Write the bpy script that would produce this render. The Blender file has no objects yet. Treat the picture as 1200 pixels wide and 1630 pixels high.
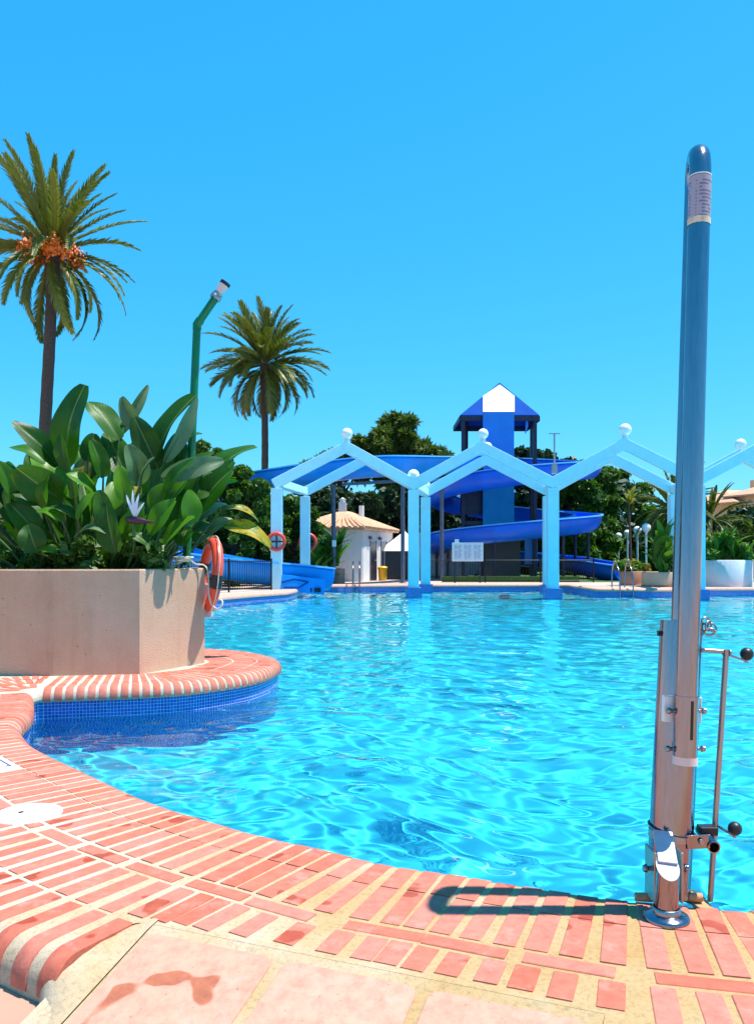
import bpy, math, random
import numpy as np
from mathutils import Vector, Matrix
from mathutils.geometry import tessellate_polygon

# ------------------------------------------------------------------ camera
F, H0, VH, UC = 1300.0, 1.07, 886.0, 600.0      # focal length in photo pixels, eye height, horizon row, centre column
scene = bpy.context.scene
COL = scene.collection
cd = bpy.data.cameras.new('camera'); cam = bpy.data.objects.new('camera', cd); COL.objects.link(cam)
cam.location = (0, 0, H0); cam.rotation_euler = (math.pi/2, 0, 0)
cd.sensor_width = 36; cd.lens = F/1630*36; cd.shift_y = (VH-815)/1630
cd.clip_end = 5000; cd.clip_start = 0.05
scene.camera = cam

# ------------------------------------------------------------------ light
SUN = Vector((0.335, 0.03, 0.943)).normalized()
w = bpy.data.worlds.new('World'); scene.world = w; w.use_nodes = True
nt = w.node_tree; nt.nodes.clear()
sky = nt.nodes.new('ShaderNodeTexSky'); sky.sky_type = 'NISHITA'; sky.sun_disc = False
sky.sun_elevation = math.asin(SUN.z); sky.sun_rotation = math.atan2(SUN.x, SUN.y)
sky.air_density = 1.0; sky.dust_density = 0.15; sky.ozone_density = 1.6; sky.altitude = 0
hs = nt.nodes.new('ShaderNodeSeparateColor'); hc = nt.nodes.new('ShaderNodeCombineColor')
nt.links.new(sky.outputs[0], hs.inputs[0])
for ch, (a_, k_) in enumerate(((1.35, 0.149), (0.546, 1.61), (0.5, 2.68))):      # the photograph's deep, even cyan blue: one colour curve for the whole sky
    pw = nt.nodes.new('ShaderNodeMath'); pw.operation = 'POWER'; pw.inputs[1].default_value = a_
    ml = nt.nodes.new('ShaderNodeMath'); ml.operation = 'MULTIPLY'; ml.inputs[1].default_value = k_
    nt.links.new(hs.outputs[ch], pw.inputs[0]); nt.links.new(pw.outputs[0], ml.inputs[0]); nt.links.new(ml.outputs[0], hc.inputs[ch])
bg = nt.nodes.new('ShaderNodeBackground'); bg.inputs[1].default_value = 0.115
wo = nt.nodes.new('ShaderNodeOutputWorld')
nt.links.new(hc.outputs[0], bg.inputs[0]); nt.links.new(bg.outputs[0], wo.inputs[0])
sd = bpy.data.lights.new('sun', 'SUN'); sd.energy = 4.6; sd.angle = math.radians(0.5); sd.color = (1.0, 0.95, 0.87)
sun = bpy.data.objects.new('sun', sd); COL.objects.link(sun)
sun.rotation_euler = SUN.to_track_quat('Z', 'Y').to_euler(); sun.location = (10, -5, 30)
try: sd.cycles.is_caustics_light = True
except Exception: pass
scene.render.engine = 'CYCLES'
vs = scene.view_settings
vs.view_transform = 'Standard'; vs.look = 'None'; vs.gamma = 1.0; vs.use_curve_mapping = False
vs.exposure = 0.75
cy = scene.cycles
cy.use_denoising = True
cy.max_bounces = 10; cy.diffuse_bounces = 4; cy.glossy_bounces = 4; cy.transmission_bounces = 6; cy.transparent_max_bounces = 12
cy.caustics_refractive = True; cy.caustics_reflective = False; cy.blur_glossy = 0.5
cy.sample_clamp_indirect = 8.0

R = random.Random(7)
NP = np.random.default_rng(7)
# ------------------------------------------------------------------ photo pixel -> place
def gp(u, v, z=0.0):
    Y = F*(H0-z)/(v-VH); return Vector(((u-UC)*Y/F, Y, z))
def pt(u, v, Y): return Vector(((u-UC)*Y/F, Y, H0-(v-VH)*Y/F))

# ------------------------------------------------------------------ materials
MATS = {}
def nn(t, typ, **kw):
    n = t.nodes.new(typ)
    for k, val in kw.items():
        if hasattr(n, k): setattr(n, k, val)
        else: n.inputs[k.replace('_', ' ')].default_value = val
    return n
def ramp(t, src, stops):
    r = t.nodes.new('ShaderNodeValToRGB'); e = r.color_ramp.elements
    while len(e) < len(stops): e.new(0.5)
    for i, (p, c) in enumerate(stops):
        e[i].position = p; e[i].color = (c[0], c[1], c[2], 1) if not isinstance(c, (int, float)) else (c, c, c, 1)
    t.links.new(src, r.inputs[0]); return r.outputs[0]
def mix(t, f, a, b, mode='MIX'):
    m = t.nodes.new('ShaderNodeMix'); m.data_type = 'RGBA'; m.blend_type = mode
    for sock, val in ((m.inputs[0], f), (m.inputs[6], a), (m.inputs[7], b)):
        if isinstance(val, (int, float)): sock.default_value = val
        elif isinstance(val, (tuple, list)): sock.default_value = (val[0], val[1], val[2], 1)
        else: t.links.new(val, sock)
    return m.outputs[2]
def math_(t, op, a, b=0.0, c=0.0):
    m = t.nodes.new('ShaderNodeMath'); m.operation = op
    for sock, val in zip(m.inputs, (a, b, c)):
        if isinstance(val, (int, float)): sock.default_value = val
        else: t.links.new(val, sock)
    return m.outputs[0]
def newmat(name):
    m = bpy.data.materials.new(name); m.use_nodes = True; t = m.node_tree
    b = t.nodes['Principled BSDF']; MATS[name] = m
    return m, t, b
def pos(t):
    return t.nodes.new('ShaderNodeNewGeometry').outputs['Position']
def noise(t, scale, detail=4, rough=0.55, vec=None, out='Fac'):
    n = nn(t, 'ShaderNodeTexNoise'); n.inputs['Scale'].default_value = scale; n.inputs['Detail'].default_value = detail; n.inputs['Roughness'].default_value = rough
    t.links.new(vec if vec is not None else pos(t), n.inputs['Vector']); return n.outputs[out]
def bump(t, b, h, strength=0.3, dist=0.01):
    n = t.nodes.new('ShaderNodeBump'); n.inputs['Strength'].default_value = strength; n.inputs['Distance'].default_value = dist
    t.links.new(h, n.inputs['Height']); t.links.new(n.outputs[0], b.inputs['Normal'])
def rnd(t):
    g = t.nodes.new('ShaderNodeNewGeometry').outputs['Random Per Island']
    o = t.nodes.new('ShaderNodeObjectInfo').outputs['Random']
    return math_(t, 'FRACT', math_(t, 'ADD', g, o))
def simple(name, col, rough=0.5, metal=0.0, var=0.12, scale=6.0, bs=0.1, bd=0.004, spec=None):
    m, t, b = newmat(name)
    n = noise(t, scale, 5)
    lo = tuple(c*(1-var) for c in col); hi = tuple(min(1, c*(1+var)) for c in col)
    t.links.new(ramp(t, n, [(0.3, lo), (0.7, hi)]), b.inputs['Base Color'])
    b.inputs['Roughness'].default_value = rough; b.inputs['Metallic'].default_value = metal
    if spec is not None: b.inputs['Specular IOR Level'].default_value = spec
    if bs: bump(t, b, noise(t, scale*12, 3), bs, bd)
    return m
def make_brick(name, a, bb, c):
    m, t, b = newmat(name)
    r = rnd(t)
    base = ramp(t, r, [(0.0, a), (0.5, bb), (1.0, c)])
    base = mix(t, 0.75, base, ramp(t, noise(t, 26, 6, 0.65), [(0.25, (0.62, 0.6, 0.6)), (0.55, (1, 1, 1)), (0.8, (1.16, 1.2, 1.2))]), 'MULTIPLY')
    eff = ramp(t, noise(t, 9, 5, 0.7), [(0.55, 0.0), (0.75, 0.4)])          # lime bloom
    base = mix(t, eff, base, (0.62, 0.42, 0.36))
    wet = ramp(t, noise(t, 5.3, 2, 0.4), [(0.655, 0.0), (0.672, 1.0)])        # drying splashes
    base = mix(t, wet, base, mix(t, 1.0, base, (0.72, 0.46, 0.34), 'MULTIPLY'))
    spot = ramp(t, noise(t, 60, 2, 0.5), [(0.70, 0.0), (0.74, 1.0)])
    base = mix(t, math_(t, 'MULTIPLY', spot, 0.45), base, (0.16, 0.06, 0.04))
    t.links.new(base, b.inputs['Base Color'])
    t.links.new(math_(t, 'SUBTRACT', 0.8, math_(t, 'MULTIPLY', wet, 0.35)), b.inputs['Roughness'])
    b.inputs['Specular IOR Level'].default_value = 0.3
    bump(t, b, noise(t, 90, 5, 0.7), 0.35, 0.004)
    return m
make_brick('brick', (0.54, 0.150, 0.095), (0.60, 0.200, 0.145), (0.52, 0.125, 0.075))
make_brick('terracotta', (0.60, 0.29, 0.20), (0.62, 0.32, 0.23), (0.57, 0.26, 0.175))
def make_mortar():
    m, t, b = newmat('mortar')
    n1 = noise(t, 2.2, 4, 0.6); n2 = noise(t, 70, 6, 0.75)
    sx_ = nn(t, 'ShaderNodeSeparateXYZ'); t.links.new(pos(t), sx_.inputs[0])
    n1 = math_(t, 'ADD', math_(t, 'MULTIPLY', n1, 0.55), math_(t, 'MULTIPLY_ADD', sx_.outputs[0], -0.10, 0.22))      # sandier on the right, limier on the left
    base = ramp(t, n1, [(0.34, (0.43, 0.255, 0.10)), (0.48, (0.46, 0.32, 0.165)), (0.66, (0.56, 0.47, 0.37))])
    base = mix(t, ramp(t, math_(t, 'DIVIDE', sx_.outputs[1], 20.0), [(0.35, 0.0), (0.55, 1.0)]), base, (0.54, 0.40, 0.33))      # pale tiled terrace farther off
    base = mix(t, 0.7, base, ramp(t, n2, [(0.3, (0.55, 0.53, 0.5)), (0.5, (1, 1, 1)), (0.75, (1.15, 1.12, 1.08))]), 'MULTIPLY')
    t.links.new(base, b.inputs['Base Color']); b.inputs['Roughness'].default_value = 0.9
    b.inputs['Specular IOR Level'].default_value = 0.2
    bump(t, b, n2, 0.6, 0.006)
make_mortar()
def make_stucco(name, col, col2):
    m, t, b = newmat(name)
    n1 = noise(t, 1.7, 5, 0.65); n2 = noise(t, 110, 6, 0.7)
    base = ramp(t, n1, [(0.3, col2), (0.65, col)])
    mp = nn(t, 'ShaderNodeMapping'); mp.inputs['Scale'].default_value = (6, 6, 0.7); t.links.new(pos(t), mp.inputs['Vector'])
    streak = ramp(t, noise(t, 1.6, 5, 0.6, mp.outputs[0]), [(0.5, 1.0), (0.75, 0.9)])
    base = mix(t, 1.0, base, streak, 'MULTIPLY')
    pit = ramp(t, noise(t, 34, 2, 0.5), [(0.72, 1.0), (0.76, 0.45)])
    base = mix(t, 1.0, base, pit, 'MULTIPLY')
    t.links.new(base, b.inputs['Base Color']); b.inputs['Roughness'].default_value = 0.92; b.inputs['Specular IOR Level'].default_value = 0.15
    bump(t, b, n2, 0.9, 0.012)
make_stucco('stucco_peach', (0.70, 0.45, 0.31), (0.63, 0.37, 0.24))
make_stucco('stucco_white', (0.78, 0.74, 0.74), (0.68, 0.64, 0.64))
make_stucco('stucco_terracotta', (0.55, 0.28, 0.20), (0.47, 0.22, 0.15))
make_stucco('house_wall', (0.80, 0.79, 0.78), (0.74, 0.72, 0.70))
make_stucco('ochre_wall', (0.62, 0.46, 0.26), (0.55, 0.40, 0.22))
def make_mosaic():
    m, t, b = newmat('mosaic')
    uv = nn(t, 'ShaderNodeUVMap'); sp = nn(t, 'ShaderNodeSeparateXYZ'); t.links.new(uv.outputs[0], sp.inputs[0])
    px = 0.027
    fx = math_(t, 'FRACT', math_(t, 'DIVIDE', sp.outputs[0], px)); fy = math_(t, 'FRACT', math_(t, 'DIVIDE', sp.outputs[1], px))
    gx = math_(t, 'LESS_THAN', fx, 0.13); gy = math_(t, 'LESS_THAN', fy, 0.13)
    g = math_(t, 'MAXIMUM', gx, gy)
    ix = math_(t, 'FLOOR', math_(t, 'DIVIDE', sp.outputs[0], px)); iy = math_(t, 'FLOOR', math_(t, 'DIVIDE', sp.outputs[1], px))
    cb = nn(t, 'ShaderNodeCombineXYZ'); t.links.new(ix, cb.inputs[0]); t.links.new(iy, cb.inputs[1])
    wn = nn(t, 'ShaderNodeTexWhiteNoise'); t.links.new(cb.outputs[0], wn.inputs['Vector'])
    base = ramp(t, wn.outputs[0], [(0.0, (0.006, 0.03, 0.36)), (0.6, (0.010, 0.055, 0.48)), (1.0, (0.02, 0.10, 0.60))])
    base = mix(t, g, base, (0.58, 0.66, 0.78))
    t.links.new(base, b.inputs['Base Color'])
    t.links.new(math_(t, 'ADD', math_(t, 'MULTIPLY', g, 0.6), 0.15), b.inputs['Roughness'])
    bump(t, b, math_(t, 'SUBTRACT', 1.0, g), 0.4, 0.003)
make_mosaic()
def make_floor():
    m, t, b = newmat('pool_floor')
    base = ramp(t, noise(t, 0.5, 3), [(0.3, (0.035, 0.60, 0.80)), (0.7, (0.05, 0.68, 0.86))])
    t.links.new(base, b.inputs['Base Color']); b.inputs['Roughness'].default_value = 0.7
make_floor()
def make_water():
    m, t, b = newmat('water'); t.nodes.remove(b)
    g = nn(t, 'ShaderNodeBsdfGlass'); g.inputs['Roughness'].default_value = 0.0; g.inputs['IOR'].default_value = 1.33
    g.inputs['Color'].default_value = (0.72, 0.99, 1.0, 1)
    t.links.new(g.outputs[0], t.nodes['Material Output'].inputs[0])
make_water()
def make_metal(name, col, rough):
    m, t, b = newmat(name)
    mp = nn(t, 'ShaderNodeMapping'); mp.inputs['Scale'].default_value = (40, 40, 3); t.links.new(pos(t), mp.inputs['Vector'])
    n = noise(t, 3, 5, 0.7, mp.outputs[0]); sp = ramp(t, noise(t, 130, 3), [(0.70, 0.0), (0.76, 1.0)])
    base = ramp(t, n, [(0.3, tuple(c*0.78 for c in col)), (0.7, col)])
    base = mix(t, math_(t, 'MULTIPLY', sp, 0.5), base, (0.28, 0.20, 0.14))
    t.links.new(base, b.inputs['Base Color']); b.inputs['Metallic'].default_value = 1.0
    t.links.new(ramp(t, n, [(0.2, rough*0.7), (0.8, rough*1.5)]), b.inputs['Roughness'])
    bump(t, b, n, 0.05, 0.002)
make_metal('steel', (0.33, 0.315, 0.36), 0.16)
make_metal('dull_steel', (0.42, 0.40, 0.39), 0.34)
def make_leaf(name, top, top2, under, rough=0.38, vein=0.0, trans=0.35, yellow=0.0):
    m, t, b = newmat(name)
    geo = nn(t, 'ShaderNodeNewGeometry')
    r = rnd(t)
    c = ramp(t, r, [(0.0, top), (1.0, top2)])
    c = mix(t, 0.6, c, ramp(t, noise(t, 7, 4), [(0.3, (0.7, 0.72, 0.6)), (0.7, (1.15, 1.12, 1.1))]), 'MULTIPLY')
    if yellow:
        c = mix(t, ramp(t, noise(t, 9, 4, 0.6), [(0.42, 0.0), (0.55, yellow)]), c, (0.50, 0.34, 0.02))
        c = mix(t, ramp(t, noise(t, 16, 4, 0.6), [(0.60, 0.0), (0.66, 0.8)]), c, (0.16, 0.06, 0.02))
    c = mix(t, geo.outputs['Backfacing'], c, under)
    if vein:
        uv = nn(t, 'ShaderNodeUVMap'); sp = nn(t, 'ShaderNodeSeparateXYZ'); t.links.new(uv.outputs[0], sp.inputs[0])
        ph = math_(t, 'ADD', math_(t, 'MULTIPLY', sp.outputs[0], 190.0), math_(t, 'MULTIPLY', sp.outputs[1], -40.0))
        s = math_(t, 'SINE', ph)
        rib = math_(t, 'LESS_THAN', sp.outputs[1], 0.045)
        c = mix(t, math_(t, 'MULTIPLY', rib, 0.7), c, (0.30, 0.42, 0.12))
        c = mix(t, 1.0, c, ramp(t, s, [(0.0, (0.86, 0.88, 0.8)), (1.0, (1.06, 1.05, 1.05))]), 'MULTIPLY')
        bump(t, b, s, 0.25, 0.004)
    t.links.new(c, b.inputs['Base Color']); b.inputs['Roughness'].default_value = rough; b.inputs['Specular IOR Level'].default_value = 0.32
    tr = nn(t, 'ShaderNodeBsdfTranslucent'); t.links.new(mix(t, 1.0, c, (1.3, 1.5, 0.5), 'MULTIPLY'), tr.inputs[0])
    ms = nn(t, 'ShaderNodeMixShader'); ms.inputs[0].default_value = trans
    t.links.new(b.outputs[0], ms.inputs[1]); t.links.new(tr.outputs[0], ms.inputs[2])
    t.links.new(ms.outputs[0], t.nodes['Material Output'].inputs[0])
make_leaf('banana_leaf', (0.016, 0.085, 0.006), (0.045, 0.16, 0.010), (0.085, 0.17, 0.045), 0.36, 1.0, 0.30)
make_leaf('banana_leaf_pale', (0.10, 0.19, 0.08), (0.20, 0.28, 0.17), (0.22, 0.30, 0.20), 0.45, 1.0, 0.2)
make_leaf('banana_leaf_yellow', (0.10, 0.19, 0.02), (0.14, 0.21, 0.02), (0.22, 0.24, 0.06), 0.36, 1.0, 0.3, 0.9)
make_leaf('bright_leaf', (0.05, 0.18, 0.008), (0.11, 0.30, 0.012), (0.10, 0.22, 0.03), 0.40, 0, 0.38)
make_leaf('hedge_leaf', (0.025, 0.085, 0.008), (0.10, 0.20, 0.018), (0.07, 0.15, 0.02), 0.45, 0, 0.32)
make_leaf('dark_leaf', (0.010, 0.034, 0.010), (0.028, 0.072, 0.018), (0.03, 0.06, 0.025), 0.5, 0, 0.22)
make_leaf('pine_leaf', (0.05, 0.095, 0.010), (0.13, 0.18, 0.018), (0.08, 0.12, 0.02), 0.55, 0, 0.28)
make_leaf('palm_leaf', (0.05, 0.085, 0.008), (0.17, 0.20, 0.03), (0.16, 0.17, 0.03), 0.42, 0, 0.22)
make_leaf('yellow_leaf', (0.18, 0.22, 0.02), (0.34, 0.26, 0.02), (0.2, 0.2, 0.04), 0.45, 0, 0.35)
make_leaf('straw_leaf', (0.32, 0.25, 0.10), (0.42, 0.34, 0.16), (0.35, 0.28, 0.12), 0.5, 0, 0.25)
simple('bark', (0.085, 0.058, 0.045), 0.9, 0, 0.4, 18, 0.8, 0.03)
simple('soil', (0.05, 0.032, 0.02), 0.95, 0, 0.4, 25, 0.8, 0.02)
simple('petiole', (0.045, 0.10, 0.02), 0.45, 0, 0.25, 20)
simple('pergola_paint', (0.52, 0.84, 0.93), 0.42, 0, 0.05, 3, 0.06)
simple('white_paint', (0.80, 0.80, 0.80), 0.45, 0, 0.05, 5, 0.05)
simple('globe', (0.86, 0.85, 0.83), 0.18, 0, 0.02, 5, 0)
simple('slide_blue', (0.006, 0.14, 0.82), 0.33, 0, 0.10, 1.5, 0.03, 0.004, 0.28)
simple('slide_rim', (0.10, 0.42, 0.92), 0.30, 0, 0.06, 2, 0)
simple('slide_light', (0.006, 0.27, 0.80), 0.33, 0, 0.10, 1.5, 0.03, 0.004, 0.28)
simple('panel_blue', (0.006, 0.22, 0.66), 0.4, 0, 0.07, 2, 0.05)
simple('roof_blue', (0.008, 0.075, 0.36), 0.85, 0, 0.08, 2, 0.05, 0.004, 0.08)
simple('panel_teal', (0.008, 0.24, 0.50), 0.6, 0, 0.08, 2, 0.05, 0.004, 0.2)
simple('dark_steel', (0.018, 0.022, 0.045), 0.45, 0.2, 0.3, 4)
simple('grey_post', (0.11, 0.12, 0.17), 0.4, 0.3, 0.2, 4)
simple('black_iron', (0.012, 0.012, 0.015), 0.4, 0.3, 0.3, 4)
simple('green_paint', (0.003, 0.16, 0.045), 0.22, 0, 0.12, 8, 0.04)
simple('buoy_orange', (0.80, 0.085, 0.04), 0.38, 0, 0.12, 9, 0.08)
simple('buoy_red', (0.80, 0.06, 0.05), 0.4, 0, 0.08, 9, 0.05)
simple('black_rubber', (0.012, 0.012, 0.014), 0.42, 0, 0.3, 20, 0.1)
simple('dark_band', (0.03, 0.025, 0.03), 0.6, 0, 0.3, 20, 0.1)
simple('rope', (0.66, 0.60, 0.46), 0.85, 0, 0.2, 60, 0.5, 0.003)
simple('white_plastic', (0.82, 0.82, 0.80), 0.38, 0, 0.04, 10, 0.03)
simple('sky_sheen_plate', (0.40, 0.40, 0.47), 0.4, 0.0, 0.12, 30, 0.05)  # pale lavender puts the sky's reflection on the steel into the colour
simple('pvc', (0.74, 0.60, 0.56), 0.35, 0, 0.06, 10, 0.03)
simple('orange_wood', (0.66, 0.30, 0.13), 0.6, 0, 0.25, 25, 0.3)
simple('ceramic', (0.80, 0.76, 0.58), 0.18, 0, 0.04, 10, 0.02)
simple('ceramic_blue', (0.03, 0.05, 0.30), 0.2, 0, 0.1, 10, 0)
simple('fruit', (0.74, 0.17, 0.008), 0.5, 0, 0.3, 12, 0.3, 0.02)
simple('roof_tile', (0.60, 0.34, 0.20), 0.75, 0, 0.25, 7, 0.3, 0.01)
simple('door_dark', (0.02, 0.022, 0.03), 0.4, 0, 0.2, 4)
simple('yellow_plastic', (0.80, 0.42, 0.01), 0.4, 0, 0.06, 5, 0)
simple('far_coping', (0.60, 0.33, 0.25), 0.8, 0, 0.15, 10, 0.2)
simple('lawn', (0.055, 0.14, 0.03), 0.95, 0, 0.35, 14, 0.6, 0.03)
simple('ground', (0.46, 0.27, 0.19), 0.95, 0, 0.2, 0.8, 0.4, 0.02)
simple('glass_dark', (0.02, 0.025, 0.03), 0.08, 0, 0.1, 3, 0)
simple('purple_spathe', (0.05, 0.012, 0.03), 0.4, 0, 0.2, 20)
simple('petal_white', (0.7, 0.72, 0.8), 0.5, 0, 0.06, 20)
simple('red_brick_wall', (0.42, 0.16, 0.11), 0.85, 0, 0.2, 6, 0.2)
def make_print(name, paper, ink, sx, sz):
    """sheet of small printed lines: words of ink of uneven length, too small to read"""
    m, t, b = newmat(name)
    uv = nn(t, 'ShaderNodeUVMap'); sp = nn(t, 'ShaderNodeSeparateXYZ'); t.links.new(uv.outputs[0], sp.inputs[0])
    row = math_(t, 'FLOOR', math_(t, 'MULTIPLY', sp.outputs[1], sz)); fr = math_(t, 'FRACT', math_(t, 'MULTIPLY', sp.outputs[1], sz))
    cb = nn(t, 'ShaderNodeCombineXYZ'); t.links.new(math_(t, 'FLOOR', math_(t, 'MULTIPLY', sp.outputs[0], sx)), cb.inputs[0]); t.links.new(row, cb.inputs[1])
    wn = nn(t, 'ShaderNodeTexWhiteNoise'); t.links.new(cb.outputs[0], wn.inputs['Vector'])
    on = math_(t, 'MULTIPLY', math_(t, 'LESS_THAN', fr, 0.5), math_(t, 'GREATER_THAN', wn.outputs[0], 0.35))
    mx = math_(t, 'MULTIPLY', math_(t, 'GREATER_THAN', sp.outputs[0], 0.12), math_(t, 'LESS_THAN', sp.outputs[0], 0.86))
    my = math_(t, 'MULTIPLY', math_(t, 'GREATER_THAN', sp.outputs[1], 0.08), math_(t, 'LESS_THAN', sp.outputs[1], 0.92))
    on = math_(t, 'MULTIPLY', on, math_(t, 'MULTIPLY', mx, my))
    t.links.new(mix(t, on, paper, ink), b.inputs['Base Color']); b.inputs['Roughness'].default_value = 0.5
make_print('notice_print', (0.72, 0.70, 0.76), (0.30, 0.27, 0.38), 14, 15)
make_print('sticker_print', (0.36, 0.34, 0.40), (0.17, 0.16, 0.26), 10, 13)

# ------------------------------------------------------------------ mesh helpers
def mesh_np(name, V, Q, mat, smooth=False, uv=None):
    me = bpy.data.meshes.new(name); V = np.asarray(V, dtype=np.float32); Q = np.asarray(Q, dtype=np.int32); k = Q.shape[1]
    me.vertices.add(len(V)); me.vertices.foreach_set('co', V.ravel())
    me.loops.add(Q.size); me.loops.foreach_set('vertex_index', Q.ravel())
    me.polygons.add(len(Q)); me.polygons.foreach_set('loop_start', np.arange(0, Q.size, k, dtype=np.int32))
    if smooth: me.polygons.foreach_set('use_smooth', np.ones(len(Q), dtype=bool))
    if uv is not None:
        l = me.uv_layers.new(name='UVMap'); l.data.foreach_set('uv', np.asarray(uv, dtype=np.float32)[Q.ravel()].ravel())
    me.update(); me.validate(); me.materials.append(MATS[mat]); return me
def link(name, me, parent=None, **props):
    o = bpy.data.objects.new(name, me); COL.objects.link(o)
    if parent is not None: o.parent = parent
    for k, v in props.items(): o[k] = v
    return o
def tag(o, label, cat, group=None):
    o['label'] = label; o['category'] = cat
    if group: o['group'] = group
    return o
def thing(name, label, cat, loc=(0, 0, 0), group=None, rz=0):
    o = bpy.data.objects.new(name, None); COL.objects.link(o); o.location = loc; o.rotation_euler = (0, 0, rz)
    o.empty_display_size = 0.2
    return tag(o, label, cat, group)
def world(o):
    return o.matrix_basis.copy() if o.parent is None else world(o.parent) @ o.matrix_parent_inverse @ o.matrix_basis
def rel(o, parent):
    """parent a part built in world coordinates under a thing that stands at its own base"""
    o.parent = parent; o.matrix_parent_inverse = world(parent).inverted(); return o
def catmull(P, n=8, closed=False):
    P = [Vector(p) for p in P]; out = []; N = len(P)
    for i in range(N if closed else N-1):
        if closed: a, b, c, d = P[i-1], P[i], P[(i+1) % N], P[(i+2) % N]
        else: a, b, c, d = P[max(i-1, 0)], P[i], P[i+1], P[min(i+2, N-1)]
        for k in range(n):
            t = k/n
            out.append(0.5*((2*b)+(c-a)*t+(2*a-5*b+4*c-d)*t*t+(3*b-a-3*c+d)*t**3))
    if not closed: out.append(P[-1])
    return out
class MB:
    def __init__(s): s.v = []; s.f = []; s.uv = []; s.sm = []
    def add(s, V, Fc, smooth=False, uv=None):
        n = len(s.v); s.v += [tuple(p) for p in V]; s.uv += ([tuple(q) for q in uv] if uv else [(0, 0)]*len(V))
        for f in Fc: s.f.append([i+n for i in f]); s.sm.append(smooth)
        return s
    def box(s, c, size, rz=0, rot=None):
        x, y, z = (k/2 for k in size); M = rot if rot is not None else Matrix.Rotation(rz, 3, 'Z')
        V = [Vector(c)+M @ Vector((a*x, b*y, d*z)) for d in (-1, 1) for b in (-1, 1) for a in (-1, 1)]
        return s.add(V, [(0, 2, 3, 1), (4, 5, 7, 6), (0, 1, 5, 4), (2, 6, 7, 3), (1, 3, 7, 5), (0, 4, 6, 2)], False,
                     [(((i & 1)), (i >> 2)) for i in range(8)])
    def beam(s, a, b, wd, dp, up=(0, 0, 1)):
        a = Vector(a); b = Vector(b); t = (b-a); L = t.length; t.normalize()
        sd_ = t.cross(Vector(up)); sd_.normalize(); u = sd_.cross(t)
        M = Matrix((sd_, t, u)).transposed()
        return s.box((a+b)/2, (wd, L, dp), rot=M)
    def tube(s, P, r, n=12, caps=True, closed=False):
        P = [Vector(p) for p in P]; N = len(P)
        rr = r if hasattr(r, '__len__') else [r]*N
        T = [(P[(i+1) % N]-P[i-1]) if closed else (P[min(i+1, N-1)]-P[max(i-1, 0)]) for i in range(N)]
        T = [t.normalized() if t.length > 1e-9 else Vector((0, 0, 1)) for t in T]
        ref = Vector((1, 0, 0)) if abs(T[0].x) < 0.8 else Vector((0, 1, 0))
        u = (ref-T[0]*ref.dot(T[0])).normalized(); V = []
        for i in range(N):
            u = (u-T[i]*u.dot(T[i])).normalized(); w_ = T[i].cross(u)
            for k in range(n):
                a = 2*math.pi*k/n; V.append(P[i]+(u*math.cos(a)+w_*math.sin(a))*rr[i])
        Fc = []
        for i in range(N if closed else N-1):
            j = (i+1) % N
            for k in range(n): Fc.append((i*n+k, i*n+(k+1) % n, j*n+(k+1) % n, j*n+k))
        s.add(V, Fc, True)
        if caps and not closed:
            s.add([V[k] for k in range(n)], [tuple(reversed(range(n)))]); s.add([V[(N-1)*n+k] for k in range(n)], [tuple(range(n))])
        return s
    def lathe(s, c, prof, n=24, M=None, smooth=True):
        V = []; c = Vector(c); M = M or Matrix.Identity(3)
        for r, z in prof:
            for k in range(n):
                a = 2*math.pi*k/n; V.append(c+M @ Vector((r*math.cos(a), r*math.sin(a), z)))
        Fc = [(i*n+k, i*n+(k+1) % n, (i+1)*n+(k+1) % n, (i+1)*n+k) for i in range(len(prof)-1) for k in range(n)]
        return s.add(V, Fc, smooth)
    def sphere(s, c, r, n=14, sc=(1, 1, 1)):
        M = Matrix.Diagonal(Vector(sc)); m = n//2+1
        return s.lathe(c, [(max(1e-4, r*math.sin(math.pi*i/m)), -r*math.cos(math.pi*i/m)) for i in range(m+1)], n, M)
    def prism(s, poly, z0, z1):
        n = len(poly); V = [(p[0], p[1], z0) for p in poly]+[(p[0], p[1], z1) for p in poly]
        Fc = [(i, (i+1) % n, n+(i+1) % n, n+i) for i in range(n)]+[tuple(reversed(range(n))), tuple(range(n, 2*n))]
        return s.add(V, Fc)
    def mesh(s, name, mat):
        me = bpy.data.meshes.new(name); me.from_pydata(s.v, [], s.f)
        me.polygons.foreach_set('use_smooth', s.sm)
        l = me.uv_layers.new(name='UVMap'); idx = np.zeros(len(me.loops), dtype=np.int32); me.loops.foreach_get('vertex_index', idx)
        l.data.foreach_set('uv', np.asarray(s.uv, dtype=np.float32)[idx].ravel())
        me.materials.append(MATS[mat]); me.update(); return me
    def build(s, name, mat, parent=None, bevel=0, **props):
        o = link(name, s.mesh(name, mat), None, **props)
        if parent is not None: rel(o, parent)
        if bevel:
            b = o.modifiers.new('bevel', 'BEVEL'); b.width = bevel; b.segments = 2; b.limit_method = 'ANGLE'; b.angle_limit = 0.7
        return o
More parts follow.
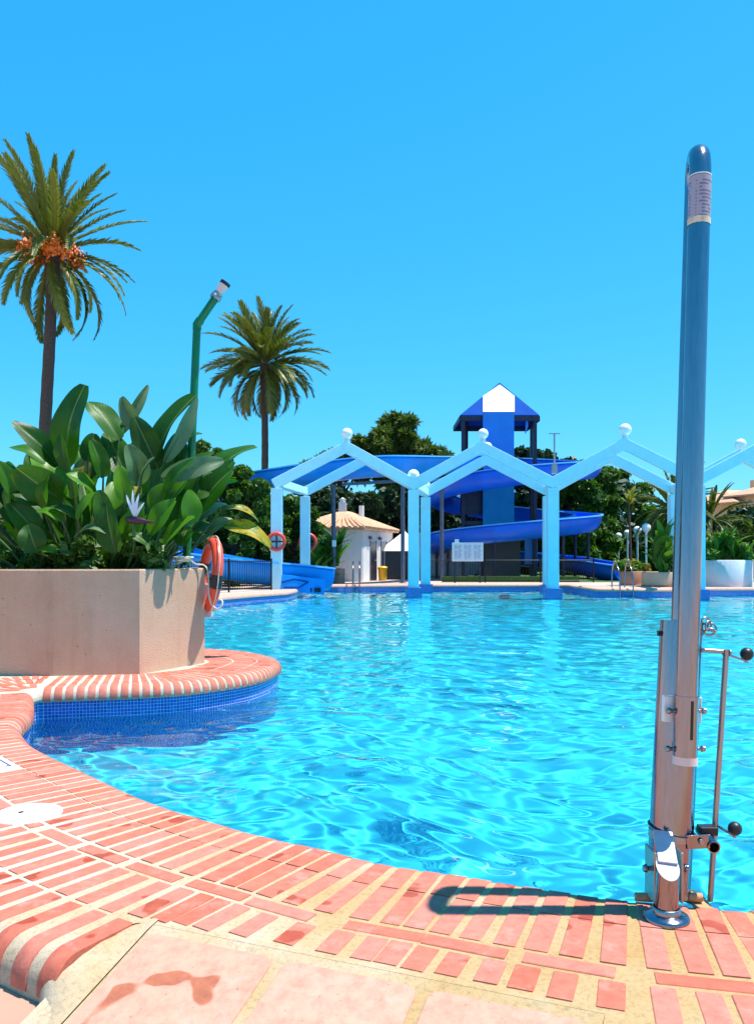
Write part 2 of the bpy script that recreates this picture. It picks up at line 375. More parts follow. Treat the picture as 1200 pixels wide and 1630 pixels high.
# ================================================================== THE POOL
ZW = -0.25                       # water level below the deck
ZF = -1.35                       # pool floor
nearA = [(3.6, 2.48), (2.2, 2.50)] + [tuple(gp(*p)[:2]) for p in ((1200, 1436), (1134, 1432), (1000, 1421), (925, 1411), (800, 1393), (740, 1383), (617, 1365), (523, 1343),
         (400, 1315), (250, 1270), (146, 1224), (84, 1196), (54, 1178), (38, 1160), (33, 1150))] + [(-2.42, 5.75), (-2.62, 6.25), (-2.74, 6.52)]
isl = [(-2.72, 6.60), (-2.22, 6.71), (-1.85, 6.82), (-1.57, 6.97), (-1.225, 7.34), (-1.056, 7.71), (-0.98, 8.2), (-1.0, 8.5), (-1.12, 8.8), (-1.40, 9.21), (-1.72, 9.46), (-2.0, 9.58), (-2.6, 9.8)]
left = [(-4.0, 10.3), (-5.8, 12), (-6.4, 15), (-5.5, 18.6), (-4.30, 21.7), (-3.55, 23.6), (-3.0, 24.7)]
far_ = [(-2.75, 25.2), (-2.6, 27), (-2.6, 29), (-2.2, 31.2), (2, 31.6), (7.35, 31.6), (7.4, 27.4), (10.2, 27.3), (10.25, 28.3), (17, 28.0), (21, 24), (21, 10), (14, 4.5), (6.5, 2.7)]
def smooth2(P, n=8): return [Vector((p.x, p.y)) for p in catmull([(x, y, 0) for x, y in P], n)]
A2 = smooth2(nearA, 10); B2_ = smooth2(isl, 8); L2 = smooth2(left, 8)
OUT = A2 + B2_ + L2 + [Vector(p) for p in far_]
class Curve:
    def __init__(s, P):
        s.P = P; s.s = [0.0]
        for a, b in zip(P, P[1:]): s.s.append(s.s[-1]+(b-a).length)
        s.L = s.s[-1]
    def at(s, q):
        q = min(max(q, 0), s.L-1e-6); lo, hi = 0, len(s.s)-1
        while hi-lo > 1:
            m = (lo+hi)//2
            if s.s[m] <= q: lo = m
            else: hi = m
        t = (q-s.s[lo])/max(1e-9, s.s[hi]-s.s[lo]); return s.P[lo].lerp(s.P[hi], t)
    def frame(s, q, e=0.12):
        p = s.at(q); d = (s.at(min(q+e, s.L))-s.at(max(q-e, 0))).normalized(); return p, d, Vector((-d.y, d.x))
def offs(P, d, closed=True):
    N = len(P); out = []
    for i in range(N):
        a = P[i-1] if (closed or i) else P[i]; b = P[(i+1) % N] if (closed or i < N-1) else P[i]
        t = (b-a).normalized(); out.append(P[i]+Vector((-t.y, t.x))*d)
    return out
def sweep(P, prof, closed, mb, flip=False):
    """prof: (distance from the pool edge towards the deck, height)"""
    N = len(P); rows = []
    ss = [0.0]
    for i in range(1, N+1): ss.append(ss[-1]+(P[i % N]-P[i-1]).length)
    n = len(prof); O = [offs(P, d, closed) for d, z in prof]
    V = []; UV = []; pl = [0.0]
    for k in range(1, n): pl.append(pl[-1]+math.hypot(prof[k][0]-prof[k-1][0], prof[k][1]-prof[k-1][1]))
    for i in range(N+(1 if closed else 0)):
        for k in range(n):
            p = O[k][i % N]; V.append((p.x, p.y, prof[k][1])); UV.append((ss[i], pl[k]))
    Fc = []
    for i in range(N if closed else N-1):
        for k in range(n-1):
            q = (i*n+k, i*n+k+1, (i+1)*n+k+1, (i+1)*n+k); Fc.append(q if not flip else q[::-1])
    mb.add(V, Fc, True, UV)
def nose(r, drop, dz=0.0):
    out = [(r-r*math.sin(a), -r+r*math.cos(a)+dz) for a in [math.pi/2*k/6 for k in range(7)]]
    return out+[(0.0, -drop)]

# mortar bed of the rounded pool edge, all round
mb = MB()
sweep(OUT, [(0.13, -0.0022)]+[(d+0.002, z-0.0015) for d, z in nose(0.085, 0.11)]+[(0.045, -0.112)], True, mb, True)
bed = mb.build('pool_coping', 'mortar'); bed['kind'] = 'structure'
# wall of blue mosaic
mb = MB(); sweep(OUT, [(0.03, -0.108), (0.03, ZF-0.05)], True, mb, True)
mb.build('pool_wall', 'mosaic')['kind'] = 'structure'
# floor
tri = tessellate_polygon([[(p.x, p.y, 0) for p in offs(OUT, 0.03)]])
fl = link('pool_floor', None or bpy.data.meshes.new('pool_floor'))
fl.data.from_pydata([(p.x, p.y, ZF) for p in offs(OUT, 0.03)], [], [tuple(t) for t in tri]); fl.data.materials.append(MATS['pool_floor']); fl['kind'] = 'structure'
def face_up(o):
    me = o.data; me.update()
    import bmesh
    bm = bmesh.new(); bm.from_mesh(me)
    for f in bm.faces:
        if f.normal.z < 0: f.normal_flip()
    bm.to_mesh(me); bm.free()
face_up(fl)
# water: a rippled sheet, finer where it is nearer
def water_height(X, Y):
    rg = np.random.default_rng(21); Z = np.zeros_like(X)
    D = np.hypot(X, Y)
    wx = X+0.18*np.sin(1.3*Y+0.6*X)+0.1*np.sin(2.9*Y-1.1*X+1); wy = Y+0.16*np.sin(1.7*X-0.5*Y+2)+0.1*np.sin(3.1*X+0.9*Y)
    for i in range(72):
        lam = 0.13*(6.5**rg.random()); k = 2*math.pi/lam
        th = rg.normal(1.25, 0.75); ph = rg.random()*6.28
        amp = lam*0.0040*(0.6+0.8*rg.random())
        gate = np.clip((lam*75-D)/6, 0.0, 1)
        Z += gate*amp*np.sin(k*(np.cos(th)*wx+np.sin(th)*wy)+ph)/2.0
    return Z
ys = [1.9]
while ys[-1] < 32.6: ys.append(ys[-1]+max(0.017, ys[-1]*0.0046))
ys = np.array(ys); nx = 880
u_ = np.linspace(0, 1, nx)
Xl = np.maximum(-0.62*ys-1.2, -7.0); Xr = np.minimum(0.62*ys+1.6, 21.5)
X = Xl[:, None]+(Xr-Xl)[:, None]*u_[None, :]; Y = np.repeat(ys[:, None], nx, 1)
Zs = ZW+water_height(X, Y)
V = np.stack([X, Y, Zs], -1).reshape(-1, 3)
ii = np.arange((len(ys)-1)*nx).reshape(len(ys)-1, nx)[:, :-1].ravel()
Q = np.stack([ii, ii+1, ii+nx+1, ii+nx], 1)
wat = link('water', mesh_np('water', V, Q, 'water', True), kind='structure')
# calm water out to both sides of the view
try:
    wat.cycles.is_caustics_caster = True; fl.cycles.is_caustics_receiver = True
    bpy.data.objects['pool_wall'].cycles.is_caustics_receiver = True
except Exception as e: print('no caustics', e)

# ------------------------------------------------------------------ ground, terrace, lower paving
hole = offs(OUT, 0.10)
CA = Curve(A2); CB = Curve(B2_)
D3, D4 = 0.835, 1.0
tileL = Vector((-0.66, 2.385)); tileR = Vector((0.535, 1.915))
sel = [q for q in np.linspace(0.0, CA.L, 160)]
offA = [(CA.frame(q)[0]+CA.frame(q)[2]*D4) for q in sel]
leftpart = [p for p in offA if p.x < -0.785 and p.y > 2.0]
outer = [Vector((3.6, 0.8)), tileR+Vector((-0.366, -0.93))*1.2, tileR, tileL, Vector((-0.70, 2.392)), Vector((-0.74, 2.37))] + leftpart + [Vector((-9, 6.5)), Vector((-60, 6.5)), Vector((-60, 70)), Vector((60, 70)), Vector((60, 0.8))]
def sheet(name, loops, z, mat, zf=None):
    pts = [p for l in loops for p in l]
    tr = tessellate_polygon([[(p.x, p.y, 0) for p in l] for l in loops])
    me = bpy.data.meshes.new(name); me.from_pydata([(p.x, p.y, zf(p) if zf else z) for p in pts], [], [tuple(t) for t in tr]); me.materials.append(MATS[mat])
    o = link(name, me, kind='structure'); face_up(o); return o
deck = sheet('pool_deck', [outer, hole], -0.0024, 'mortar')
big = [Vector((-1500, -600)), Vector((1500, -600)), Vector((1500, 2500)), Vector((-1500, 2500))]
sheet('ground', [big, offs(OUT, 0.3)], -0.125, 'ground')
# rounded outer edge of the deck on the left, where it drops to the lower paving
P4 = leftpart
mb = MB(); PP = leftpart
def sweep_out(P, prof, mb):
    O = [offs(P, d, False) for d, z in prof]; n = len(prof); N = len(P)
    V = [(O[k][i].x, O[k][i].y, prof[k][1]) for i in range(N) for k in range(n)]
    mb.add(V, [(i*n+k, i*n+k+1, (i+1)*n+k+1, (i+1)*n+k) for i in range(N-1) for k in range(n-1)], True)
rn = 0.085
prof = [(-0.01, -0.0026)]+[(rn*math.sin(a)+0.021, -rn+rn*math.cos(a)-0.0028) for a in [math.pi/2*k/6 for k in range(7)]]+[(rn+0.021, -0.13)]
sweep_out(PP, prof, mb); mb.build('deck_edge', 'mortar')['kind'] = 'structure'

# ------------------------------------------------------------------ bricks
def brick_mesh(L, W, Hh, name, nose_r=0.0, drop=0.0):
    """brick lying along +x from 0 to L, top at z=0; nose_r rounds the far end down"""
    prof = [(0.0, 0.0)]
    if nose_r:
        prof += [(L-nose_r+nose_r*math.sin(a), -nose_r+nose_r*math.cos(a)) for a in [math.pi/2*k/10 for k in range(11)]]+[(L, -drop)]
        base = [(L-0.03, -drop), (L-0.10, -0.06), (0.0, -0.06)]
    else:
        prof += [(L, 0.0), (L, -Hh)]; base = [(0.0, -Hh)]
    full = prof+base; n = len(full); b = 0.0025
    m = MB(); V = []
    for y, ins in ((-W/2, b), (-W/2+b, 0), (W/2-b, 0), (W/2, b)):
        for i, (x, z) in enumerate(full):
            xx = x+ins if i == 0 else (x-ins if not nose_r and i == 1 else x)
            V.append((xx, y, z-ins if i <= len(prof)-2 else z))
    Fc = []
    for r in range(3):
        for i in range(n):
            j = (i+1) % n; Fc.append((r*n+i, r*n+j, (r+1)*n+j, (r+1)*n+i))
    Fc += [tuple(range(n)), tuple(reversed(range(3*n, 4*n)))]
    m.add(V, [f[::-1] for f in Fc], False)
    if nose_r:
        for i in range(2, 12): m.sm[n+i-1] = True
    return m
BM = {}
def bmesh_for(kind, L, W):
    key = (kind, round(L, 3), round(W, 3))
    if key not in BM:
        mb_ = brick_mesh(L, W, 0.05, 'brick', 0.085 if kind else 0, 0.108)
        BM[key] = (mb_, mb_.mesh('brick', 'brick'))
    return BM[key]
BR = []          # (origin 2d, angle, z, kind, L, W)
def put(o, ang, L, W=0.056, kind=0, z=None, tilt=0.0):
    BR.append((o, ang, R.uniform(-0.0006, 0.0016) if z is None else z, kind, L, W, tilt))
q = 0.55; pitch = 0.0855; i = 0
row2 = []
lid = gp(45, 1296); 
dtile = Vector((-2.02, 4.17))
while q < CA.L-0.03:
    p, d, n = CA.frame(q); ang = math.atan2(-n.y, -n.x)     # towards the pool
    W = 0.0655+R.uniform(-0.003, 0.003); W = round(W, 3)
    ja = R.uniform(-0.006, 0.006)
    put(p+n*0.238, ang+ja, 0.238, W, 1)
    for d0, L in ((0.246, 0.238),):
        c = p+n*(d0+L/2)
        if (c-Vector((lid.x, lid.y))).length > 0.0 and not (abs((c-dtile).dot(d)) < 0.165 and abs((c-dtile).dot(n)) < 0.2):
            put(p+n*(d0+L), ang+ja, L, W)
    # third course, cut off along the big tiles
    d0 = 0.578; L = 0.240
    line = (tileR-tileL).normalized(); nl = Vector((-line.y, line.x))
    def cut(dd): 
        c = p+n*dd; return (c-tileL).dot(nl)
    if tileL.x-0.04 < (p+n*0.7).x < tileR.x+0.02:
        Lc = L
        while Lc > 0.0 and cut(d0+Lc) < 0.022: Lc -= 0.01
        if Lc > 0.035: put(p+n*(d0+Lc), ang+ja, round(Lc, 2), W)
    else: put(p+n*(d0+L), ang+ja, L, W)
    e4 = p+n*(D3)
    if (p+n*D3).x < tileL.x-0.06 and (p+n*D4).y > 2.05: put(e4, ang+math.pi+ja, 0.275, W, 1); last4 = (e4, ang+math.pi+ja, W) if 'last4' not in globals() else last4
    if (p+n*0.9).x > tileR.x+0.06: put(p+n*(0.832+0.24), ang+ja, 0.24, W)
    if i % 3 == 0:
        p2, d2, n2 = CA.frame(q+pitch)
        if p2.x > -1.32 or p2.x < -1.55:
            put(p2+n2*0.531-d2*0.118, math.atan2(d2.y, d2.x)+R.uniform(-0.01, 0.01), 0.236, 0.058)
    q += pitch*(1+0.0*R.random()); i += 1
# fan of bricks in the corner where the deck meets the planted island
c0 = Vector((-2.76, 6.56)); a0 = math.atan2(*(CA.frame(CA.L-0.05)[2].yx)); a1 = math.atan2(*(CB.frame(0.05)[2].yx))
a0 = a0 % (2*math.pi); a1 = a1 % (2*math.pi)
for r0_, cnt in ((0.10, 5), (0.355, 11), (0.61, 17)):
    for k in range(cnt):
        a = a1+(a0-a1)*(k+0.5)/cnt; dv = Vector((math.cos(a), math.sin(a))); put(c0+dv*(r0_+0.238), a+math.pi, 0.238, 0.058)
q = 0.05
PLANTER = [Vector(p) for p in ((-2.16, 7.44), (-1.735, 8.23), (-2.15, 9.05), (-4.3, 9.05), (-4.7, 8.25), (-4.35, 7.41), (-2.9, 7.335))]
while q < CB.L:
    p, d, n = CB.frame(q); ang = math.atan2(-n.y, -n.x)
    put(p+n*0.238, ang, 0.238, 0.060, 1)
    for d0 in (0.252, 0.50):
        if d0 < 0.4 or True: put(p+n*(d0+0.225), ang, 0.225, 0.05)
    q += 0.0865
# nearest 300 in view as parts, the rest as one part
def in_view(b):
    c = b[0]+Vector((math.cos(b[1]), math.sin(b[1])))*b[4]/2
    if c.y < 1.75: return False
    u = UC+F*c.x/c.y; v = VH+F*H0/c.y
    return -45 < u < 1245 and v < 1690
def inside(poly, p):
    r = False
    for i in range(len(poly)):
        a, b_ = poly[i-1], poly[i]
        if (a.y > p.y) != (b_.y > p.y) and p.x < (b_.x-a.x)*(p.y-a.y)/(b_.y-a.y)+a.x: r = not r
    return r
BR = [b for b in BR if not inside(PLANTER, b[0]+Vector((math.cos(b[1]), math.sin(b[1])))*b[4]/2)]
vis = sorted([b for b in BR if in_view(b)], key=lambda b: b[0].length)
rest = [b for b in BR if not in_view(b)]+vis[300:]
for b in vis[:300]:
    o = link('brick', bmesh_for(b[3], b[4], b[5])[1], deck)
    o.location = (b[0].x, b[0].y, b[2]); o.rotation_euler = (R.uniform(-.006, .006), R.uniform(-.003, .003), b[1])
mb = MB()
for b in rest:
    src = bmesh_for(b[3], b[4], b[5])[0]; M = Matrix.Translation((b[0].x, b[0].y, b[2])) @ Matrix.Rotation(b[1], 4, 'Z')
    mb.add([M @ Vector(v) for v in src.v], src.f); mb.sm[-len(src.sm):] = src.sm
o = mb.build('brick_paving', 'brick', deck); o['kind'] = 'stuff'

# ------------------------------------------------------------------ ramp of big terracotta tiles in front
zr = lambda p: -0.0005-max(0.0, -((Vector((p[0], p[1]))-tileL).dot(nl)))*0.26
ax, ay = line, -nl
def rp(a, b): 
    p = tileL+ax*a+ay*b; return (p.x, p.y, zr(p))
rampbed = MB(); V = [rp(-0.10, -0.06), rp(-0.10, 0.0), rp(1.284, 0.0), rp(1.284, -0.06), rp(1.284, 1.4), rp(-0.10, 1.4)]
rampbed.add([rp(1.284, 0.0), rp(1.284, 1.4), rp(1.284, 1.4)[:2]+(0.0,)], [(0, 1, 2)])
rampbed.add([(v[0], v[1], v[2]-0.0025) for v in V], [(0, 1, 2, 3), (1, 5, 4, 2)])
rb = rampbed.build('ramp', 'mortar'); rb['kind'] = 'structure'
def tile_mesh(cs):
    m = MB(); th = 0.03
    top = [Vector(rp(a, b)) for a, b in cs]; c = sum(top, Vector())/len(top)
    N = len(top); ring = [c+(p-c)*0.985 for p in top]
    dz = Vector((0, 0, 0.0035))
    V = [p+dz for p in ring]+[p for p in top]+[p-Vector((0, 0, th)) for p in top]
    Fc = [tuple(range(N))]+[(i, N+i, N+(i+1) % N, (i+1) % N) for i in range(N)]+[(N+i, 2*N+i, 2*N+(i+1) % N, N+(i+1) % N) for i in range(N)]
    m.add(V, [f[::-1] for f in Fc]); return m
def rounded(a0, a1, b0, b1, r=0.03):
    out = []
    for cx, cyy, s0 in ((a1-r, b0+r, -90), (a1-r, b1-r, 0), (a0+r, b1-r, 90), (a0+r, b0+r, 180)):
        for k in range(4):
            t = math.radians(s0+k*30); out.append((cx+r*math.cos(t), cyy+r*math.sin(t)))
    return out
for (a0, a1, b0, b1) in ((0.02, 0.43, 0.035, 0.46), (0.462, 0.835, 0.035, 0.46), (0.865, 1.245, 0.035, 0.46), (0.02, 0.43, 0.49, 0.9), (0.462, 0.835, 0.49, 0.9), (0.865, 1.245, 0.49, 0.9)):
    rel(link('tile', tile_mesh(rounded(a0, a1, b0, b1)).mesh('tile', 'terracotta')), rb)
# rough mortar cheek between the last rounded brick and the sloping tiles
mb = MB(); e4_, an_, w4 = last4; d4 = Vector((math.cos(an_), math.sin(an_))); s4 = Vector((-d4.y, d4.x)); s4 = s4 if s4.x > 0 else -s4
V = []; n_ = 10; xs = [(-0.06, -0.0008), (-0.01, -0.001), (0.06, -0.002), (0.13, -0.002), (0.19, -0.003), (0.215, -0.009), (0.24, -0.026), (0.262, -0.055), (0.272, -0.085), (0.275, -0.125)]
for k, (x4, z4) in enumerate(xs):
    p = e4_+d4*(x4-0.004)-s4*(w4/2-0.004); pb = tileL+ax*0.012+ay*(-0.02+0.052*k)
    for j in range(n_):
        t = j/(n_-1); q_ = p.lerp(pb, t); zb_ = zr(pb)+0.004; t3 = max(0.0, (t-0.25)/0.75)
        z = z4-0.003+(zb_+0.004-z4)*t3**0.8+(0.005*math.sin(7*t+k*1.7)*(t*(1-t)*4)+R.uniform(-.002, .002)*(0 < j < n_-1))
        V.append((q_.x, q_.y, z))
mb.add(V, [(k*n_+j, (k+1)*n_+j, (k+1)*n_+j+1, k*n_+j+1) for k in range(len(xs)-1) for j in range(n_-1)], True)
mb.build('mortar_cheek', 'mortar', rb)

# ------------------------------------------------------------------ skimmer lid, depth tile
t = thing('skimmer_lid', 'round white plastic skimmer lid set in the brick paving', 'lid', (lid.x, lid.y, 0))
mb = MB(); mb.lathe((lid.x, lid.y, 0), [(0.136, -0.01), (0.136, 0.004), (0.131, 0.007), (0.120, 0.0075), (0.118, 0.006), (0.02, 0.0065), (0.0005, 0.0065)], 40); mb.build('lid', 'white_plastic', t)
mb = MB(); mb.lathe((lid.x-0.03, lid.y+0.004, 0.007), [(0.012, 0), (0.011, 0.0015), (0.0005, 0.0015)], 12); mb.build('finger_hole', 'black_rubber', t)
p, d, n = CA.frame(min((abs((CA.at(s_)-dtile).length-0.36), s_) for s_ in np.linspace(0, CA.L, 400))[1])
best = min(np.linspace(0, CA.L, 600), key=lambda s_: (CA.at(s_)-dtile).length); p, d, n = CA.frame(best)
az = math.atan2(d.y, d.x); cc = p+n*0.365
t = thing('depth_marker_tile', 'cream glazed tile with blue line drawing at the edge of the paving', 'tile', (cc.x, cc.y, 0))
mb = MB(); mb.box((cc.x, cc.y, -0.008), (0.29, 0.232, 0.022), az); mb.build('glazed_tile', 'ceramic', t, 0.003)
M2 = Matrix.Rotation(az, 2)
def dt(x, y, sx, sy, nm):
    o = M2 @ Vector((x, y)); mb = MB(); mb.box((cc.x+o.x, cc.y+o.y, 0.0042), (sx, sy, 0.002), az); mb.build(nm, 'ceramic_blue', t)
dt(0, -0.085, 0.23, 0.007, 'painted_line'); dt(0, 0.085, 0.23, 0.007, 'painted_line'); dt(0.0, -0.03, 0.14, 0.006, 'painted_line')
dt(-0.09, -0.07, 0.006, 0.03, 'painted_line'); dt(0.04, 0.02, 0.006, 0.09, 'painted_line'); dt(-0.03, 0.01, 0.03, 0.012, 'painted_line')
# ================================================================== PLANTER ON THE ISLAND
t = thing('planter', 'large many-sided peach stucco planter on the brick island', 'planter', (-3.2, 8.2, 0))
zt_ = 0.955
ctr = sum(PLANTER, Vector((0, 0)))/len(PLANTER)
PL = PLANTER[::1]
inn = [ctr+(p-ctr)*(1-0.085/max(0.3, (p-ctr).length)) for p in PL]
mb = MB(); N = len(PL)
V = [(p.x, p.y, -0.02) for p in PL]+[(p.x, p.y, zt_-0.012) for p in PL]+[(p.x+(ctr.x-p.x)*0.008, p.y+(ctr.y-p.y)*0.008, zt_) for p in PL]+[(p.x, p.y, zt_) for p in inn]+[(p.x, p.y, zt_-0.25) for p in inn]
Fc = [(r*N+i, r*N+(i+1) % N, (r+1)*N+(i+1) % N, (r+1)*N+i) for r in range(4) for i in range(N)]
mb.add(V, Fc); mb.build('wall', 'stucco_peach', t)
mb = MB(); mb.add([(p.x, p.y, zt_-0.08) for p in inn], [tuple(range(N))]); mb.build('soil', 'soil', t)

# ------------------------------------------------------------------ big-leaved plant
plant = thing('bird_of_paradise_plant', 'dense clump of giant paddle-shaped green leaves growing in the peach planter', 'plant', (-3.0, 8.3, zt_-0.08))
def blade(P0, P1, wd, arch=0.12, nrm=(0, -0.6, 0.8), fold=0.35, curl=0.0, n=16, notch=0, rg=R):
    """leaf blade from P0 to P1 with a midrib, arched along nrm, folded along the midrib"""
    P0 = Vector(P0); P1 = Vector(P1); ax_ = (P1-P0); L = ax_.length; a = ax_.normalized(); nr = Vector(nrm); nr = (nr-a*nr.dot(a)).normalized()
    sd_ = a.cross(nr); V = []; UV = []; cs = (-1, -0.66, -0.33, 0, 0.33, 0.66, 1)
    ph = rg.random()*6
    for i in range(n+1):
        t_ = i/n
        wf = wd*0.5*(math.sin(math.pi*min(1, (t_*0.95+0.025))**0.86)**0.55)
        mid = P0+ax_*t_+nr*(math.sin(math.pi*t_)*arch*L)-Vector((0, 0, 1))*(curl*L*t_**3)
        for c in cs:
            rip = 0.035*wd*math.sin(9*t_+ph+2*c)*abs(c)
            V.append(mid+sd_*(c*wf*math.cos(fold))+nr*(abs(c)*wf*math.sin(fold)+rip-0.25*fold*wf*c*c)); UV.append((t_, abs(c)))
    m = len(cs); Fc = []
    torn = set()
    for _ in range(notch): torn.add((rg.randint(3, n-2), rg.choice((0, 5))))
    for i in range(n):
        for k in range(m-1):
            if (i, k) in torn: continue
            Fc.append((i*m+k, i*m+k+1, (i+1)*m+k+1, (i+1)*m+k))
    return V, Fc, UV
def add_leaf(u0, v0, u1, v1, Y0, Y1, wpx, mat='banana_leaf', nrm=(0.1, -0.7, 0.7), arch=0.12, fold=0.35, curl=0.0, notch=0):
    P0 = pt(u0, v0, Y0); P1 = pt(u1, v1, Y1); wd = wpx*0.5*(Y0+Y1)/F
    V, Fc, UV = blade(P0, P1, wd, arch, nrm, fold, curl, notch=notch)
    mb = MB(); mb.add(V, Fc, True, UV); lf = mb.build('leaf', mat, plant)
    # stalk from the soil to the blade and on as the midrib
    root = Vector((-2.75+(P0.x+2.75)*0.55+R.uniform(-.1, .1), 8.15+(P0.y-8.15)*0.5, zt_-0.1))
    n = 17; m = 7; mid = [Vector(V[i*m+3])-Vector(nrm).normalized()*0.004 for i in range(0, n, 2)]
    path = catmull([root, root.lerp(P0, 0.5)+Vector((0, 0, 0.04)), P0], 5)[:-1]+mid
    K = len(path); mb = MB(); mb.tube(path, [0.019-0.0165*(i/(K-1))**0.9 for i in range(K)], 6); st = mb.build('stalk', 'petiole', lf)
    return lf
P = 'banana_leaf_pale'; Yl = 'banana_leaf_yellow'
